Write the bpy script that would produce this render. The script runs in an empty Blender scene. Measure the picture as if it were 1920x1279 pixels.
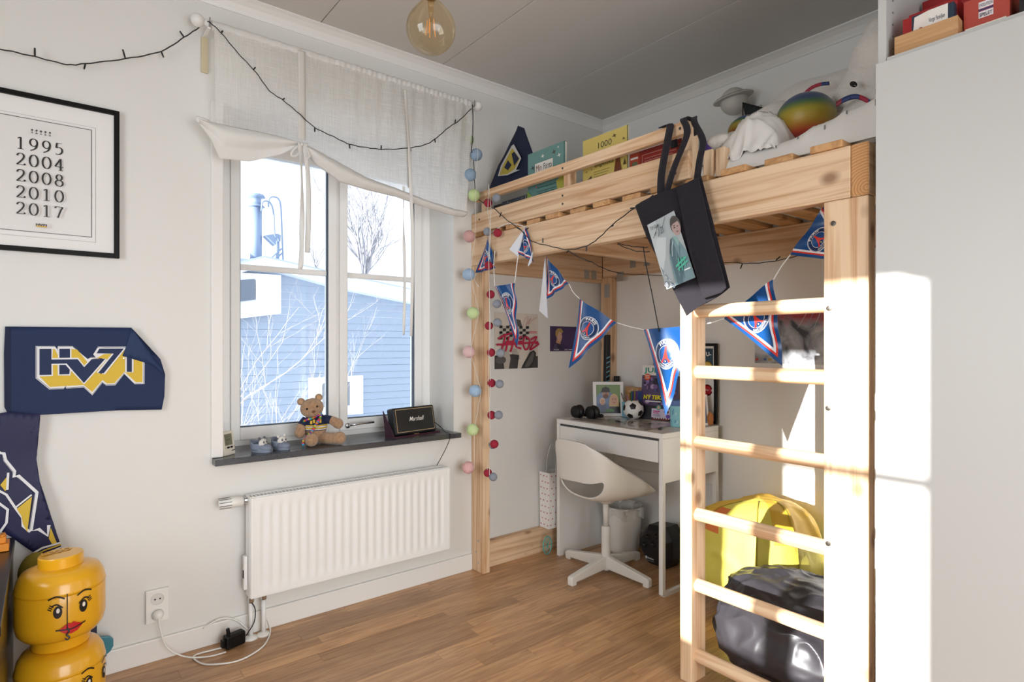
import bpy, bmesh, math, random
from mathutils import Vector, Matrix, noise
random.seed(7)
C = bpy.context.scene.collection
V = Vector
PI = math.pi

# ------------------------------------------------------------------ camera, sky, lights, exposure
cam = bpy.data.cameras.new('camera'); co = bpy.data.objects.new('camera', cam); C.objects.link(co)
YAW = math.atan2(1387, 1101.6)              # angle between the view direction and the window wall's run
co.location = (0, 0, 1.16)
co.rotation_euler = (PI/2, 0, -(PI/2 - math.atan2(math.sin(YAW), math.cos(YAW))))
cam.sensor_width = 36; cam.lens = 36*1101.6/1920; cam.shift_y = 0.0029; cam.clip_start = 0.02; cam.clip_end = 300
bpy.context.scene.camera = co
vs = bpy.context.scene.view_settings
vs.view_transform = 'Standard'; vs.look = 'None'; vs.exposure = 0.05; vs.gamma = 1.0; vs.use_curve_mapping = False
bpy.context.scene.cycles.max_bounces = 8
bpy.context.scene.cycles.transparent_max_bounces = 16
w = bpy.data.worlds.new('World'); bpy.context.scene.world = w; w.use_nodes = True
nt = w.node_tree; nt.nodes.clear()
wo = nt.nodes.new('ShaderNodeOutputWorld'); bg = nt.nodes.new('ShaderNodeBackground')
tc = nt.nodes.new('ShaderNodeTexCoord'); sp = nt.nodes.new('ShaderNodeSeparateXYZ'); cr = nt.nodes.new('ShaderNodeValToRGB')
nt.links.new(tc.outputs['Generated'], sp.inputs[0]); nt.links.new(sp.outputs[2], cr.inputs[0])
cr.color_ramp.elements[0].position = 0.0; cr.color_ramp.elements[0].color = (0.93, 0.965, 1.0, 1)
cr.color_ramp.elements[1].position = 0.8; cr.color_ramp.elements[1].color = (0.72, 0.85, 1.0, 1)
nt.links.new(cr.outputs[0], bg.inputs[0]); bg.inputs[1].default_value = 1.75
nt.links.new(bg.outputs[0], wo.inputs[0])

def lamp(name, kind, energy, loc, direction, color=(1,1,1), size=None, sy=None, angle=None, spread=None):
    l = bpy.data.lights.new(name, kind); l.energy = energy; l.color = color
    if kind == 'AREA':
        l.shape = 'RECTANGLE'; l.size = size; l.size_y = sy
    if angle is not None: l.angle = angle
    if spread: l.spread = spread
    o = bpy.data.objects.new(name, l); C.objects.link(o); o.location = loc
    o.rotation_euler = V(direction).to_track_quat('-Z', 'Y').to_euler()
    return o
SUN = (1.0, -0.012, -0.215)
lamp('sun', 'SUN', 13, (-10, 0, 5), SUN, (1.0, 0.96, 0.90), angle=0.0095)
# daylight at the window behind the camera; rear fill lamp added at an invented opening
lamp('window_daylight', 'AREA', 15, (-1.32, 0.96, 1.38), (1, 0.10, -0.10), (0.93, 0.97, 1.0), 0.95, 1.2, spread=2.6)
lamp('rear_fill', 'AREA', 22, (0.6, -1.32, 1.0), (0.12, 1, -0.34), (0.97, 0.985, 1.0), 1.6, 1.6, spread=2.1)

# ------------------------------------------------------------------ materials
def lin(c):
    if isinstance(c, str):
        c = c.lstrip('#'); c = ''.join(k*2 for k in c) if len(c) == 3 else c; c = [int(c[i:i+2], 16)/255 for i in (0, 2, 4)]
    return tuple((x/12.92 if x <= .04045 else ((x+.055)/1.055)**2.4) for x in c[:3]) + (1,)
MATS = {}
def mat(col, rough=.6, metal=0, bump=0, bscale=200, spec=None, var=0, vscale=3, coat=0, emit=0, trans=0, alpha=1, sheen=0, name=None):
    key = (str(col), rough, metal, bump, bscale, spec, var, vscale, coat, emit, trans, alpha, sheen)
    if key in MATS: return MATS[key]
    m = bpy.data.materials.new(name or 'm_' + str(col).strip('#')); m.use_nodes = True
    n = m.node_tree.nodes; L = m.node_tree.links; b = n['Principled BSDF']
    b.inputs['Base Color'].default_value = lin(col); b.inputs['Roughness'].default_value = rough
    b.inputs['Metallic'].default_value = metal
    if spec is not None: b.inputs['Specular IOR Level'].default_value = spec
    if coat: b.inputs['Coat Weight'].default_value = coat
    if sheen: b.inputs['Sheen Weight'].default_value = sheen
    if emit: b.inputs['Emission Color'].default_value = lin(col); b.inputs['Emission Strength'].default_value = emit
    if trans: b.inputs['Transmission Weight'].default_value = trans
    if alpha < 1: b.inputs['Alpha'].default_value = alpha
    if bump or var:
        t = n.new('ShaderNodeTexCoord')
    if bump:
        x = n.new('ShaderNodeTexNoise'); x.inputs['Scale'].default_value = bscale; x.inputs['Detail'].default_value = 3
        u = n.new('ShaderNodeBump'); u.inputs['Strength'].default_value = bump; u.inputs['Distance'].default_value = .004
        L.new(t.outputs['Object'], x.inputs['Vector']); L.new(x.outputs[0], u.inputs['Height']); L.new(u.outputs[0], b.inputs['Normal'])
    if var:
        x = n.new('ShaderNodeTexNoise'); x.inputs['Scale'].default_value = vscale; x.inputs['Detail'].default_value = 4
        r = n.new('ShaderNodeMapRange'); r.inputs[1].default_value = .3; r.inputs[2].default_value = .7
        r.inputs[3].default_value = 1-var; r.inputs[4].default_value = 1+var*.6
        mx = n.new('ShaderNodeVectorMath'); mx.operation = 'SCALE'; mx.inputs[0].default_value = lin(col)[:3]
        L.new(t.outputs['Object'], x.inputs['Vector']); L.new(x.outputs[0], r.inputs[0]); L.new(r.outputs[0], mx.inputs['Scale'])
        L.new(mx.outputs[0], b.inputs['Base Color'])
    MATS[key] = m
    return m

def wood(axis, c1='#e8c8a4', c2='#cfa37a', knots=True, rough=.5):
    key = ('wood', axis, c1, c2, knots)
    if key in MATS: return MATS[key]
    m = bpy.data.materials.new('pine_' + axis.lower()); m.use_nodes = True
    n = m.node_tree.nodes; L = m.node_tree.links; b = n['Principled BSDF']; b.inputs['Roughness'].default_value = rough
    t = n.new('ShaderNodeTexCoord'); oi = n.new('ShaderNodeObjectInfo')
    ad = n.new('ShaderNodeVectorMath'); ad.operation = 'ADD'
    sc_ = n.new('ShaderNodeVectorMath'); sc_.operation = 'SCALE'; sc_.inputs[0].default_value = (13.1, 7.7, 19.3)
    L.new(oi.outputs['Random'], sc_.inputs['Scale']); L.new(t.outputs['Object'], ad.inputs[0]); L.new(sc_.outputs[0], ad.inputs[1])
    mp = n.new('ShaderNodeMapping'); s = [26, 26, 26]; s['XYZ'.index(axis)] = 1.3; mp.inputs['Scale'].default_value = s
    L.new(ad.outputs[0], mp.inputs['Vector'])
    nz = n.new('ShaderNodeTexNoise'); nz.inputs['Scale'].default_value = 1; nz.inputs['Detail'].default_value = 6; nz.inputs['Distortion'].default_value = 1.2
    L.new(mp.outputs[0], nz.inputs['Vector'])
    r = n.new('ShaderNodeValToRGB'); r.color_ramp.elements[0].position = .34; r.color_ramp.elements[0].color = lin(c2)
    r.color_ramp.elements[1].position = .56; r.color_ramp.elements[1].color = lin(c1)
    L.new(nz.outputs[0], r.inputs[0])
    mp3 = n.new('ShaderNodeMapping'); s3_ = [60, 60, 60]; s3_['XYZ'.index(axis)] = .9; mp3.inputs['Scale'].default_value = s3_; L.new(ad.outputs[0], mp3.inputs['Vector'])
    nz2 = n.new('ShaderNodeTexNoise'); nz2.inputs['Scale'].default_value = 1; nz2.inputs['Detail'].default_value = 2; nz2.inputs['Distortion'].default_value = .6; L.new(mp3.outputs[0], nz2.inputs[0])
    r3 = n.new('ShaderNodeValToRGB'); r3.color_ramp.elements[0].position = .56; r3.color_ramp.elements[0].color = (0, 0, 0, 1); r3.color_ramp.elements[1].position = .70; r3.color_ramp.elements[1].color = (.55, .55, .55, 1); L.new(nz2.outputs[0], r3.inputs[0])
    mxl = n.new('ShaderNodeMixRGB'); mxl.inputs[2].default_value = lin('#b57f50'); L.new(r3.outputs[0], mxl.inputs[0]); L.new(r.outputs[0], mxl.inputs[1])
    out = mxl.outputs[0]
    if knots:
        mp2 = n.new('ShaderNodeMapping'); s2 = [7.5, 7.5, 7.5]; s2['XYZ'.index(axis)] = 5.2; mp2.inputs['Scale'].default_value = s2
        L.new(ad.outputs[0], mp2.inputs['Vector'])
        vo = n.new('ShaderNodeTexVoronoi'); vo.inputs['Scale'].default_value = 1
        L.new(mp2.outputs[0], vo.inputs['Vector'])
        r2 = n.new('ShaderNodeValToRGB'); e = r2.color_ramp.elements
        e[0].position = .07; e[0].color = (1, 1, 1, 1); e[1].position = .185; e[1].color = (0, 0, 0, 1)
        L.new(vo.outputs['Distance'], r2.inputs[0])
        mx = n.new('ShaderNodeMixRGB'); mx.inputs[2].default_value = lin('#7c4a28')
        mm = n.new('ShaderNodeMath'); mm.operation = 'MULTIPLY'; mm.inputs[1].default_value = .75
        L.new(r2.outputs[0], mm.inputs[0]); L.new(mm.outputs[0], mx.inputs[0]); L.new(out, mx.inputs[1]); out = mx.outputs[0]
    hv = n.new('ShaderNodeHueSaturation'); mr = n.new('ShaderNodeMapRange'); mr.inputs[3].default_value = .93; mr.inputs[4].default_value = 1.05
    L.new(oi.outputs['Random'], mr.inputs[0]); L.new(mr.outputs[0], hv.inputs['Value']); L.new(out, hv.inputs['Color'])
    L.new(hv.outputs[0], b.inputs['Base Color'])
    bu = n.new('ShaderNodeBump'); bu.inputs['Strength'].default_value = .12; bu.inputs['Distance'].default_value = .002
    L.new(nz.outputs[0], bu.inputs['Height']); L.new(bu.outputs[0], b.inputs['Normal'])
    MATS[key] = m
    return m
def end_grain():
    if 'eg' in MATS: return MATS['eg']
    m = bpy.data.materials.new('pine_end_grain'); m.use_nodes = True
    n = m.node_tree.nodes; L = m.node_tree.links; b = n['Principled BSDF']; b.inputs['Roughness'].default_value = .7
    t = n.new('ShaderNodeTexCoord'); wv = n.new('ShaderNodeTexWave'); wv.wave_type = 'RINGS'; wv.rings_direction = 'X'
    wv.inputs['Scale'].default_value = 40; wv.inputs['Distortion'].default_value = 2; wv.inputs['Detail'].default_value = 2
    mp = n.new('ShaderNodeMapping'); mp.inputs['Location'].default_value = (0, .86, -1.58)
    L.new(t.outputs['Object'], mp.inputs[0]); L.new(mp.outputs[0], wv.inputs[0])
    r = n.new('ShaderNodeValToRGB'); r.color_ramp.elements[0].color = lin('#b9844f'); r.color_ramp.elements[1].color = lin('#d6a06a')
    L.new(wv.outputs[0], r.inputs[0]); L.new(r.outputs[0], b.inputs['Base Color'])
    MATS['eg'] = m; return m
def cloth(col, transl=.5, transp=.1, weave=True, rough=.9):
    key = ('cloth', col, transl, transp)
    if key in MATS: return MATS[key]
    m = bpy.data.materials.new('sheer_fabric'); m.use_nodes = True
    n = m.node_tree.nodes; L = m.node_tree.links; n.clear()
    o = n.new('ShaderNodeOutputMaterial'); d = n.new('ShaderNodeBsdfDiffuse'); tr = n.new('ShaderNodeBsdfTranslucent'); tp = n.new('ShaderNodeBsdfTransparent')
    d.inputs[0].default_value = lin(col); tr.inputs[0].default_value = lin(col)
    m1 = n.new('ShaderNodeMixShader'); m1.inputs[0].default_value = transl; m2 = n.new('ShaderNodeMixShader'); m2.inputs[0].default_value = transp
    L.new(d.outputs[0], m1.inputs[1]); L.new(tr.outputs[0], m1.inputs[2]); L.new(m1.outputs[0], m2.inputs[1]); L.new(tp.outputs[0], m2.inputs[2]); L.new(m2.outputs[0], o.inputs[0])
    if weave:
        t = n.new('ShaderNodeTexCoord'); mults = []
        for sc3 in ((12, 12, 330), (330, 330, 12)):
            mp = n.new('ShaderNodeMapping'); mp.inputs['Scale'].default_value = sc3
            nz = n.new('ShaderNodeTexNoise'); nz.inputs['Scale'].default_value = 1; nz.inputs['Detail'].default_value = 3
            L.new(t.outputs['Object'], mp.inputs[0]); L.new(mp.outputs[0], nz.inputs[0]); mults.append(nz)
        a = n.new('ShaderNodeMath'); a.operation = 'ADD'; L.new(mults[0].outputs[0], a.inputs[0]); L.new(mults[1].outputs[0], a.inputs[1])
        r = n.new('ShaderNodeMapRange'); r.inputs[1].default_value = .75; r.inputs[2].default_value = 1.25
        r.inputs[3].default_value = max(0, transp*.6); r.inputs[4].default_value = transp*1.4
        L.new(a.outputs[0], r.inputs[0]); L.new(r.outputs[0], m2.inputs[0])
    MATS[key] = m; return m
def glass_mat():
    if 'glass' in MATS: return MATS['glass']
    m = bpy.data.materials.new('window_glass'); m.use_nodes = True
    n = m.node_tree.nodes; L = m.node_tree.links; n.clear()
    o = n.new('ShaderNodeOutputMaterial'); tp = n.new('ShaderNodeBsdfTransparent'); g = n.new('ShaderNodeBsdfGlossy'); g.inputs['Roughness'].default_value = 0
    g.inputs[0].default_value = (.8, .85, .9, 1)
    tp.inputs[0].default_value = (.97, .985, 1, 1)
    f = n.new('ShaderNodeFresnel'); f.inputs[0].default_value = 1.35; mx = n.new('ShaderNodeMixShader')
    L.new(f.outputs[0], mx.inputs[0]); L.new(tp.outputs[0], mx.inputs[1]); L.new(g.outputs[0], mx.inputs[2]); L.new(mx.outputs[0], o.inputs[0])
    MATS['glass'] = m; return m

# ------------------------------------------------------------------ geometry helpers
class MB:
    """collects shapes; build() links them as one mesh object"""
    def __init__(s, M=None): s.v = []; s.f = []; s.m = []; s.M = M; s.cm = 0
    def add(s, vs_, fs):
        b = len(s.v)
        for p in vs_:
            p = V(p); s.v.append(s.M @ p if s.M else p)
        for f in fs: s.f.append([b+i for i in f]); s.m.append(s.cm)
        return s
    def box(s, x0, x1, y0, y1, z0, z1):
        x0, x1 = sorted((x0, x1)); y0, y1 = sorted((y0, y1)); z0, z1 = sorted((z0, z1))
        return s.add([(x0,y0,z0),(x1,y0,z0),(x1,y1,z0),(x0,y1,z0),(x0,y0,z1),(x1,y0,z1),(x1,y1,z1),(x0,y1,z1)],
                     [(3,2,1,0),(4,5,6,7),(0,1,5,4),(1,2,6,5),(2,3,7,6),(3,0,4,7)])
    def prism(s, pts, d):
        n = len(pts); d = V(d); P = [V(p) for p in pts]
        return s.add(P + [p+d for p in P], [list(range(n))[::-1], list(range(n, 2*n))] + [(i, (i+1) % n, n+(i+1) % n, n+i) for i in range(n)])
    def tube(s, pts, r, seg=8, cap=True):
        P = [V(p) for p in pts]; n = len(P); rs = r if isinstance(r, (list, tuple)) else [r]*n
        vs_ = []; up = None
        for i, p in enumerate(P):
            t = (P[min(i+1, n-1)] - P[max(i-1, 0)])
            if t.length < 1e-9: t = V((0, 0, 1))
            t.normalize()
            if up is None:
                up = V((0, 0, 1)) if abs(t.z) < .9 else V((1, 0, 0))
            a = t.cross(up)
            if a.length < 1e-4: a = t.cross(V((.3, 1, .2)))
            a.normalize(); b = a.cross(t).normalized(); up = b
            for k in range(seg):
                q = 2*PI*k/seg; vs_.append(p + (a*math.cos(q) + b*math.sin(q))*rs[i])
        fs = []
        for i in range(n-1):
            for k in range(seg):
                k2 = (k+1) % seg; fs.append((i*seg+k, i*seg+k2, (i+1)*seg+k2, (i+1)*seg+k))
        if cap: fs += [list(range(seg))[::-1], list(range((n-1)*seg, n*seg))]
        return s.add(vs_, fs)
    def lathe(s, prof, c=(0, 0, 0), seg=24, M=None, sx=1, sy=1):
        c = V(c); vs_ = []; n = len(prof)
        for r, z in prof:
            for k in range(seg):
                q = 2*PI*k/seg; p = V((r*math.cos(q)*sx, r*math.sin(q)*sy, z)); vs_.append((M @ p if M else p) + c)
        fs = []
        for i in range(n-1):
            for k in range(seg):
                k2 = (k+1) % seg; fs.append((i*seg+k, i*seg+k2, (i+1)*seg+k2, (i+1)*seg+k))
        if prof[0][0] > 1e-6: fs.append(list(range(seg))[::-1])
        if prof[-1][0] > 1e-6: fs.append(list(range((n-1)*seg, n*seg)))
        return s.add(vs_, fs)
    def ball(s, c, r, seg=16, rings=10, M=None):
        r = (r, r, r) if not isinstance(r, (tuple, list)) else r
        vs_ = []; c = V(c)
        for i in range(rings+1):
            a = PI*i/rings
            for k in range(seg):
                q = 2*PI*k/seg
                p = V((r[0]*math.sin(a)*math.cos(q), r[1]*math.sin(a)*math.sin(q), -r[2]*math.cos(a)))
                vs_.append((M @ p if M else p) + c)
        return s.add(vs_, [(i*seg+k, i*seg+(k+1) % seg, (i+1)*seg+(k+1) % seg, (i+1)*seg+k) for i in range(rings) for k in range(seg)])
    def grid(s, fn, nu, nv, keep=None):
        vs_ = [fn(i/nu, j/nv) for j in range(nv+1) for i in range(nu+1)]
        fs = [(j*(nu+1)+i, j*(nu+1)+i+1, (j+1)*(nu+1)+i+1, (j+1)*(nu+1)+i) for j in range(nv) for i in range(nu)
              if keep is None or keep((i+.5)/nu, (j+.5)/nv)]
        return s.add(vs_, fs)
    def build(s, name, m, parent=None, smooth=False, bevel=0, sub=0, solid=0, weld=False, fixn=True, angle=40):
        me = bpy.data.meshes.new(name)
        base = V((0, 0, 0))
        if parent: base = wloc(parent)
        elif s.v:
            xs = [p.x for p in s.v]; ys = [p.y for p in s.v]; zs = [p.z for p in s.v]
            base = V(((min(xs)+max(xs))/2, (min(ys)+max(ys))/2, min(zs)))
        me.from_pydata([p - base for p in s.v], [], s.f)
        for mm in (m if isinstance(m, list) else [m]): me.materials.append(mm)
        for p, i in zip(me.polygons, s.m): p.material_index = i
        if weld or fixn:
            bm = bmesh.new(); bm.from_mesh(me)
            if weld: bmesh.ops.remove_doubles(bm, verts=bm.verts, dist=1e-5)
            if fixn: bmesh.ops.recalc_face_normals(bm, faces=bm.faces)
            bm.to_mesh(me); bm.free()
        o = bpy.data.objects.new(name, me); C.objects.link(o)
        if parent: o.parent = parent
        else: o.location = base
        if smooth:
            me.polygons.foreach_set('use_smooth', [True]*len(me.polygons))
        if bevel:
            b = o.modifiers.new('b', 'BEVEL'); b.width = bevel; b.segments = 2; b.limit_method = 'ANGLE'; b.angle_limit = .6
        if solid:
            b = o.modifiers.new('s', 'SOLIDIFY'); b.thickness = solid; b.offset = 0
        if sub:
            b = o.modifiers.new('u', 'SUBSURF'); b.levels = sub; b.render_levels = sub
        me.update()
        return o
def wloc(o):
    l = V(o.location)
    while o.parent: o = o.parent; l = l + V(o.location)
    return l
def tag(o, label=None, cat=None, group=None, kind=None):
    if label: o['label'] = label
    if cat: o['category'] = cat
    if group: o['group'] = group
    if kind: o['kind'] = kind
    return o
def thing(name, label, cat, loc, group=None):
    o = bpy.data.objects.new(name, None); C.objects.link(o); o.location = loc; o.empty_display_size = .05
    return tag(o, label, cat, group)
def bx(name, m, dims, parent=None, bevel=.0015, **k):
    return MB().box(*dims).build(name, m, parent, bevel=bevel, **k)
def struct(o): o['kind'] = 'structure'; return o
def crom(P, n=6):
    P = [V(p) for p in P]; out = []
    if len(P) < 3: return P
    for i in range(len(P)-1):
        p0 = P[max(i-1, 0)]; p1 = P[i]; p2 = P[i+1]; p3 = P[min(i+2, len(P)-1)]
        for k in range(n):
            t = k/n; t2 = t*t; t3 = t2*t
            out.append(.5*((2*p1) + (p2-p0)*t + (2*p0-5*p1+4*p2-p3)*t2 + (3*p1-p0-3*p2+p3)*t3))
    out.append(P[-1]); return out
def along(P, t):
    """point at fraction t of a polyline"""
    P = [V(p) for p in P]; L_ = [(P[i+1]-P[i]).length for i in range(len(P)-1)]; T = sum(L_)*max(0, min(1, t))
    for i, l in enumerate(L_):
        if T <= l or i == len(L_)-1: return P[i].lerp(P[i+1], T/l if l else 0)
        T -= l
def RZ(a, loc=(0, 0, 0)): return Matrix.Translation(loc) @ Matrix.Rotation(a, 4, 'Z')

_txt = {}
def text2d(s, bold=0, shear=0):
    key = (s, bold, shear)
    if key in _txt: return _txt[key]
    cu = bpy.data.curves.new('t', 'FONT'); cu.body = s; cu.resolution_u = 3; cu.offset = bold; cu.shear = shear
    ob = bpy.data.objects.new('t', cu); C.objects.link(ob)
    dg = bpy.context.evaluated_depsgraph_get(); dg.update()
    me = bpy.data.meshes.new_from_object(ob.evaluated_get(dg))
    vs_ = [(v.co.x, v.co.y) for v in me.vertices]; fs = [list(p.vertices) for p in me.polygons]
    bpy.data.objects.remove(ob); bpy.data.curves.remove(cu); bpy.data.meshes.remove(me)
    if not vs_: vs_ = [(0, 0)]; fs = []
    x0 = min(v[0] for v in vs_); x1 = max(v[0] for v in vs_); y0 = min(v[1] for v in vs_); y1 = max(v[1] for v in vs_)
    r = ([((x-x0), (y-y0)) for x, y in vs_], fs, x1-x0 or 1, y1-y0 or 1)
    _txt[key] = r; return r

class Art:
    """flat print: coloured shapes in a plane (O,U,V) or, with fn(u,v)->point, on a curved sheet; every shape is laid a hair above the last"""
    STEP = .00022
    def __init__(s, O=(0,0,0), U=(1,0,0), W=(0,0,1), N=None, fn=None, maxlen=None, base=.0006):
        s.O = V(O); s.U = V(U); s.W = V(W); s.N = V(N) if N else s.U.cross(s.W); s.N.normalize()
        s.fn = fn; s.maxlen = maxlen; s.h = base; s.v = []; s.f = []; s.m = []; s.cols = []
    def uv(s, p):
        if len(p) == 2: return (p[0], p[1])
        d = V(p) - s.O; return (d.dot(s.U)/s.U.length_squared, d.dot(s.W)/s.W.length_squared)
    def _c(s, col):
        if col not in s.cols: s.cols.append(col)
        return s.cols.index(col)
    def _emit(s, P2, faces, col):
        bm = bmesh.new(); vv = [bm.verts.new((p[0], p[1], 0)) for p in P2]
        for f in faces:
            try: bm.faces.new([vv[i] for i in f])
            except ValueError: pass
        bmesh.ops.triangulate(bm, faces=bm.faces[:])
        if s.maxlen:
            for _ in range(5):
                e = [e for e in bm.edges if e.calc_length() > s.maxlen]
                if not e: break
                bmesh.ops.subdivide_edges(bm, edges=e, cuts=1); bmesh.ops.triangulate(bm, faces=bm.faces[:])
        bm.verts.index_update(); b = len(s.v); c = s._c(col)
        for v in bm.verts:
            u, w_ = v.co.x, v.co.y
            if s.fn:
                p = s.fn(u, w_); e = 1e-3
                du = s.fn(u+e, w_) - p; dw = s.fn(u, w_+e) - p; n = du.cross(dw)
                if n.length > 0: n.normalize()
                if n.dot(s.N) < 0: n = -n
                s.v.append(p + n*s.h)
            else: s.v.append(s.O + s.U*u + s.W*w_ + s.N*s.h)
        for f in bm.faces: s.f.append([b + q.index for q in f.verts]); s.m.append(c)
        bm.free(); s.h += s.STEP
    def poly(s, pts, col): s._emit([s.uv(p) for p in pts], [list(range(len(pts)))], col); return s
    def rect(s, u0, u1, v0, v1, col): return s.poly([(u0, v0), (u1, v0), (u1, v1), (u0, v1)], col)
    def frame(s, u0, u1, v0, v1, t, col):
        P = [(u0,v0),(u1,v0),(u1,v1),(u0,v1),(u0+t,v0+t),(u1-t,v0+t),(u1-t,v1-t),(u0+t,v1-t)]
        s._emit(P, [(0,1,5,4),(1,2,6,5),(2,3,7,6),(3,0,4,7)], col); return s
    def ell(s, cu, cv, ru, rv, col, n=28, rot=0):
        P = []
        for k in range(n):
            a = 2*PI*k/n; x = ru*math.cos(a); y = rv*math.sin(a)
            P.append((cu + x*math.cos(rot) - y*math.sin(rot), cv + x*math.sin(rot) + y*math.cos(rot)))
        s._emit(P, [list(range(n))], col); return s
    def ring(s, cu, cv, r, t, col, n=36, asp=1):
        P = [(cu + (r-(i*t))*math.cos(2*PI*k/n), cv + (r-(i*t))*math.sin(2*PI*k/n)*asp) for i in (0, 1) for k in range(n)]
        s._emit(P, [(k, (k+1) % n, n+(k+1) % n, n+k) for k in range(n)], col); return s
    def line(s, pts, t, col, smooth=0, nib=None, closed=False):
        Q = [s.uv(p) for p in pts]
        if smooth: Q = [(p.x, p.y) for p in crom([V((a, b, 0)) for a, b in Q], smooth)]
        if closed: Q = Q + [Q[0]]
        P = []; n = len(Q)
        for i in range(n):
            a = Q[max(i-1, 0)]; b = Q[min(i+1, n-1)]
            if closed and i in (0, n-1): a = Q[n-2]; b = Q[1]
            dx, dy = b[0]-a[0], b[1]-a[1]; l = math.hypot(dx, dy) or 1; dx /= l; dy /= l
            w_ = t if nib is None else (nib + (t-nib)*abs(dy)**1.3)
            P += [(Q[i][0]-dy*w_/2, Q[i][1]+dx*w_/2), (Q[i][0]+dy*w_/2, Q[i][1]-dx*w_/2)]
        s._emit(P, [(2*i, 2*i+1, 2*i+3, 2*i+2) for i in range(n-1)], col); return s
    def text(s, t, u, v, h, col, w=None, bold=0, shear=0, rot=0, center=False, stretch=1):
        P, fs, tw, th = text2d(t, bold, shear)
        sc = h/th; sx = (w/tw) if w else sc*stretch
        ox = -tw*sx/2 if center else 0
        ca, sa = math.cos(rot), math.sin(rot)
        s._emit([(u + (x*sx+ox)*ca - y*sc*sa, v + (x*sx+ox)*sa + y*sc*ca) for x, y in P], fs, col); return s
    def arc(s, t, cu, cv, r, h, col, a0, a1, bold=0, inward=False, asp=1):
        """letters set round a circle; a0..a1 in degrees"""
        P, fs, tw, th = text2d(t, bold)
        Q = []
        for x, y in P:
            a = math.radians(a0 + (a1-a0)*x/tw)
            rr = (r + y/th*h) if not inward else (r + h - y/th*h)
            Q.append((cu + rr*math.cos(a), cv + rr*math.sin(a)*asp))
        s._emit(Q, fs, col); return s
    def digits(s, t, u, v, h, col, adv=.66, asp=1.0):
        G = {'1': [[(.28,0),(.28,.98)], [(.10,.86),(.28,.98)], [(.1,0),(.46,0)]], '0': [[(.28+.24*math.sin(a), .5+.5*math.cos(a)) for a in [i*PI/9 for i in range(19)]]],
             '9': [[(.27+.21*math.sin(a), .68+.32*math.cos(a)) for a in [i*PI/8 for i in range(17)]], [(.485,.68),(.44,.35),(.3,.12),(.08,-.02)]],
             '5': [[(.14,.98),(.46,.98)], [(.14,.98),(.1,.55)], [(.1,.55),(.25,.63),(.42,.53),(.46,.3),(.36,.08),(.2,0),(.06,.03)]],
             '2': [[(.07,.78),(.14,.94),(.28,1),(.42,.92),(.46,.72),(.38,.5),(.2,.22),(.05,.03)], [(.05,.035),(.5,.035)], [(.5,.03),(.52,.16)]],
             '4': [[(.36,1),(.03,.3)], [(.03,.3),(.54,.3)], [(.37,1),(.37,0)], [(.24,0),(.5,0)]],
             '8': [[(.28+.17*math.sin(a), .76+.24*math.cos(a)) for a in [i*PI/8 for i in range(17)]], [(.28+.22*math.sin(a), .26+.26*math.cos(a)) for a in [i*PI/8 for i in range(17)]]],
             '7': [[(.06,.96),(.5,.96)], [(.06,.96),(.05,.82)], [(.5,.96),(.36,.6),(.2,0)]]}
        for i, ch in enumerate(t):
            for st in G[ch]:
                s.line([(u + (i*adv + x)*h*asp, v + y*h) for x, y in st], h*.135, col, smooth=4 if len(st) > 2 else 0, nib=h*.045)
        return s
    def build(s, name, parent=None, rough=.55, bump=0, coat=0, extra=None):
        me = bpy.data.meshes.new(name); base = wloc(parent) if parent else V((0,0,0))
        me.from_pydata([p-base for p in s.v], [], s.f)
        for c in s.cols: me.materials.append(mat(c, rough, coat=coat))
        for p, i in zip(me.polygons, s.m): p.material_index = i
        if s.fn: me.polygons.foreach_set('use_smooth', [True]*len(me.polygons))
        me.update()
        o = bpy.data.objects.new(name, me); C.objects.link(o)
        if parent: o.parent = parent
        return o

# shared finishes
WHITE = mat('#e3e1dc', .55, bump=.05, bscale=900, name='white_wall_paint')
WHITE_LIT = mat('#f1efeb', .6, name='wall_paint_brightened')  # the wall paint made lighter, standing in for light under the bed
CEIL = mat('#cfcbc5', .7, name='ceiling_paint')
TRIMW = mat('#ebe8e3', .4, name='white_trim_paint')
FRAMEW = mat('#f5f4f1', .35, name='window_frame_white')
PLAST = mat('#eeece6', .35, name='white_plastic')
BLACK = mat('#0d0b0c', .45, spec=.25)
PX, PY_, PZ = wood('X'), wood('Y'), wood('Z')
EG = end_grain()
CHROME = mat('#c9c9c9', .22, metal=1)

# ------------------------------------------------------------------ the room shell
XB, YW, ZC = 2.704, 2.503, 2.523          # back wall, window wall, ceiling
XF, YR = -1.35, -1.35                     # wall behind the camera's left, wall behind the camera
T = .26
# window wall with its opening
WX0, WX1, WZ0, WZ1 = .543, 1.612, .694, 2.10
b = MB(); b.box(XF-T, WX0, YW, YW+T, 0, ZC); b.box(WX1, XB+T, YW, YW+T, 0, ZC); b.box(WX0, WX1, YW, YW+T, 0, WZ0); b.box(WX0, WX1, YW, YW+T, WZ1, ZC)
struct(b.build('wall_left', WHITE))
struct(MB().box(XB, XB+T, YR-T, YW, 0, ZC).build('wall_back', WHITE_LIT))
# wall with the sunny window
FY0, FY1, FZ0, FZ1 = .439, 1.505, .74, 2.14
b = MB(); b.box(XF-T, XF, YR-T, FY0, 0, ZC); b.box(XF-T, XF, FY1, YW, 0, ZC); b.box(XF-T, XF, FY0, FY1, 0, FZ0); b.box(XF-T, XF, FY0, FY1, FZ1, ZC)
struct(b.build('wall_front', WHITE))
b = MB(); b.box(XF, -.25, YR-T, YR, 0, ZC); b.box(1.45, XB, YR-T, YR, 0, ZC); b.box(-.25, 1.45, YR-T, YR, 2.15, ZC)  # opening added to go with the rear fill lamp
struct(b.build('wall_right', WHITE))
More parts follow.
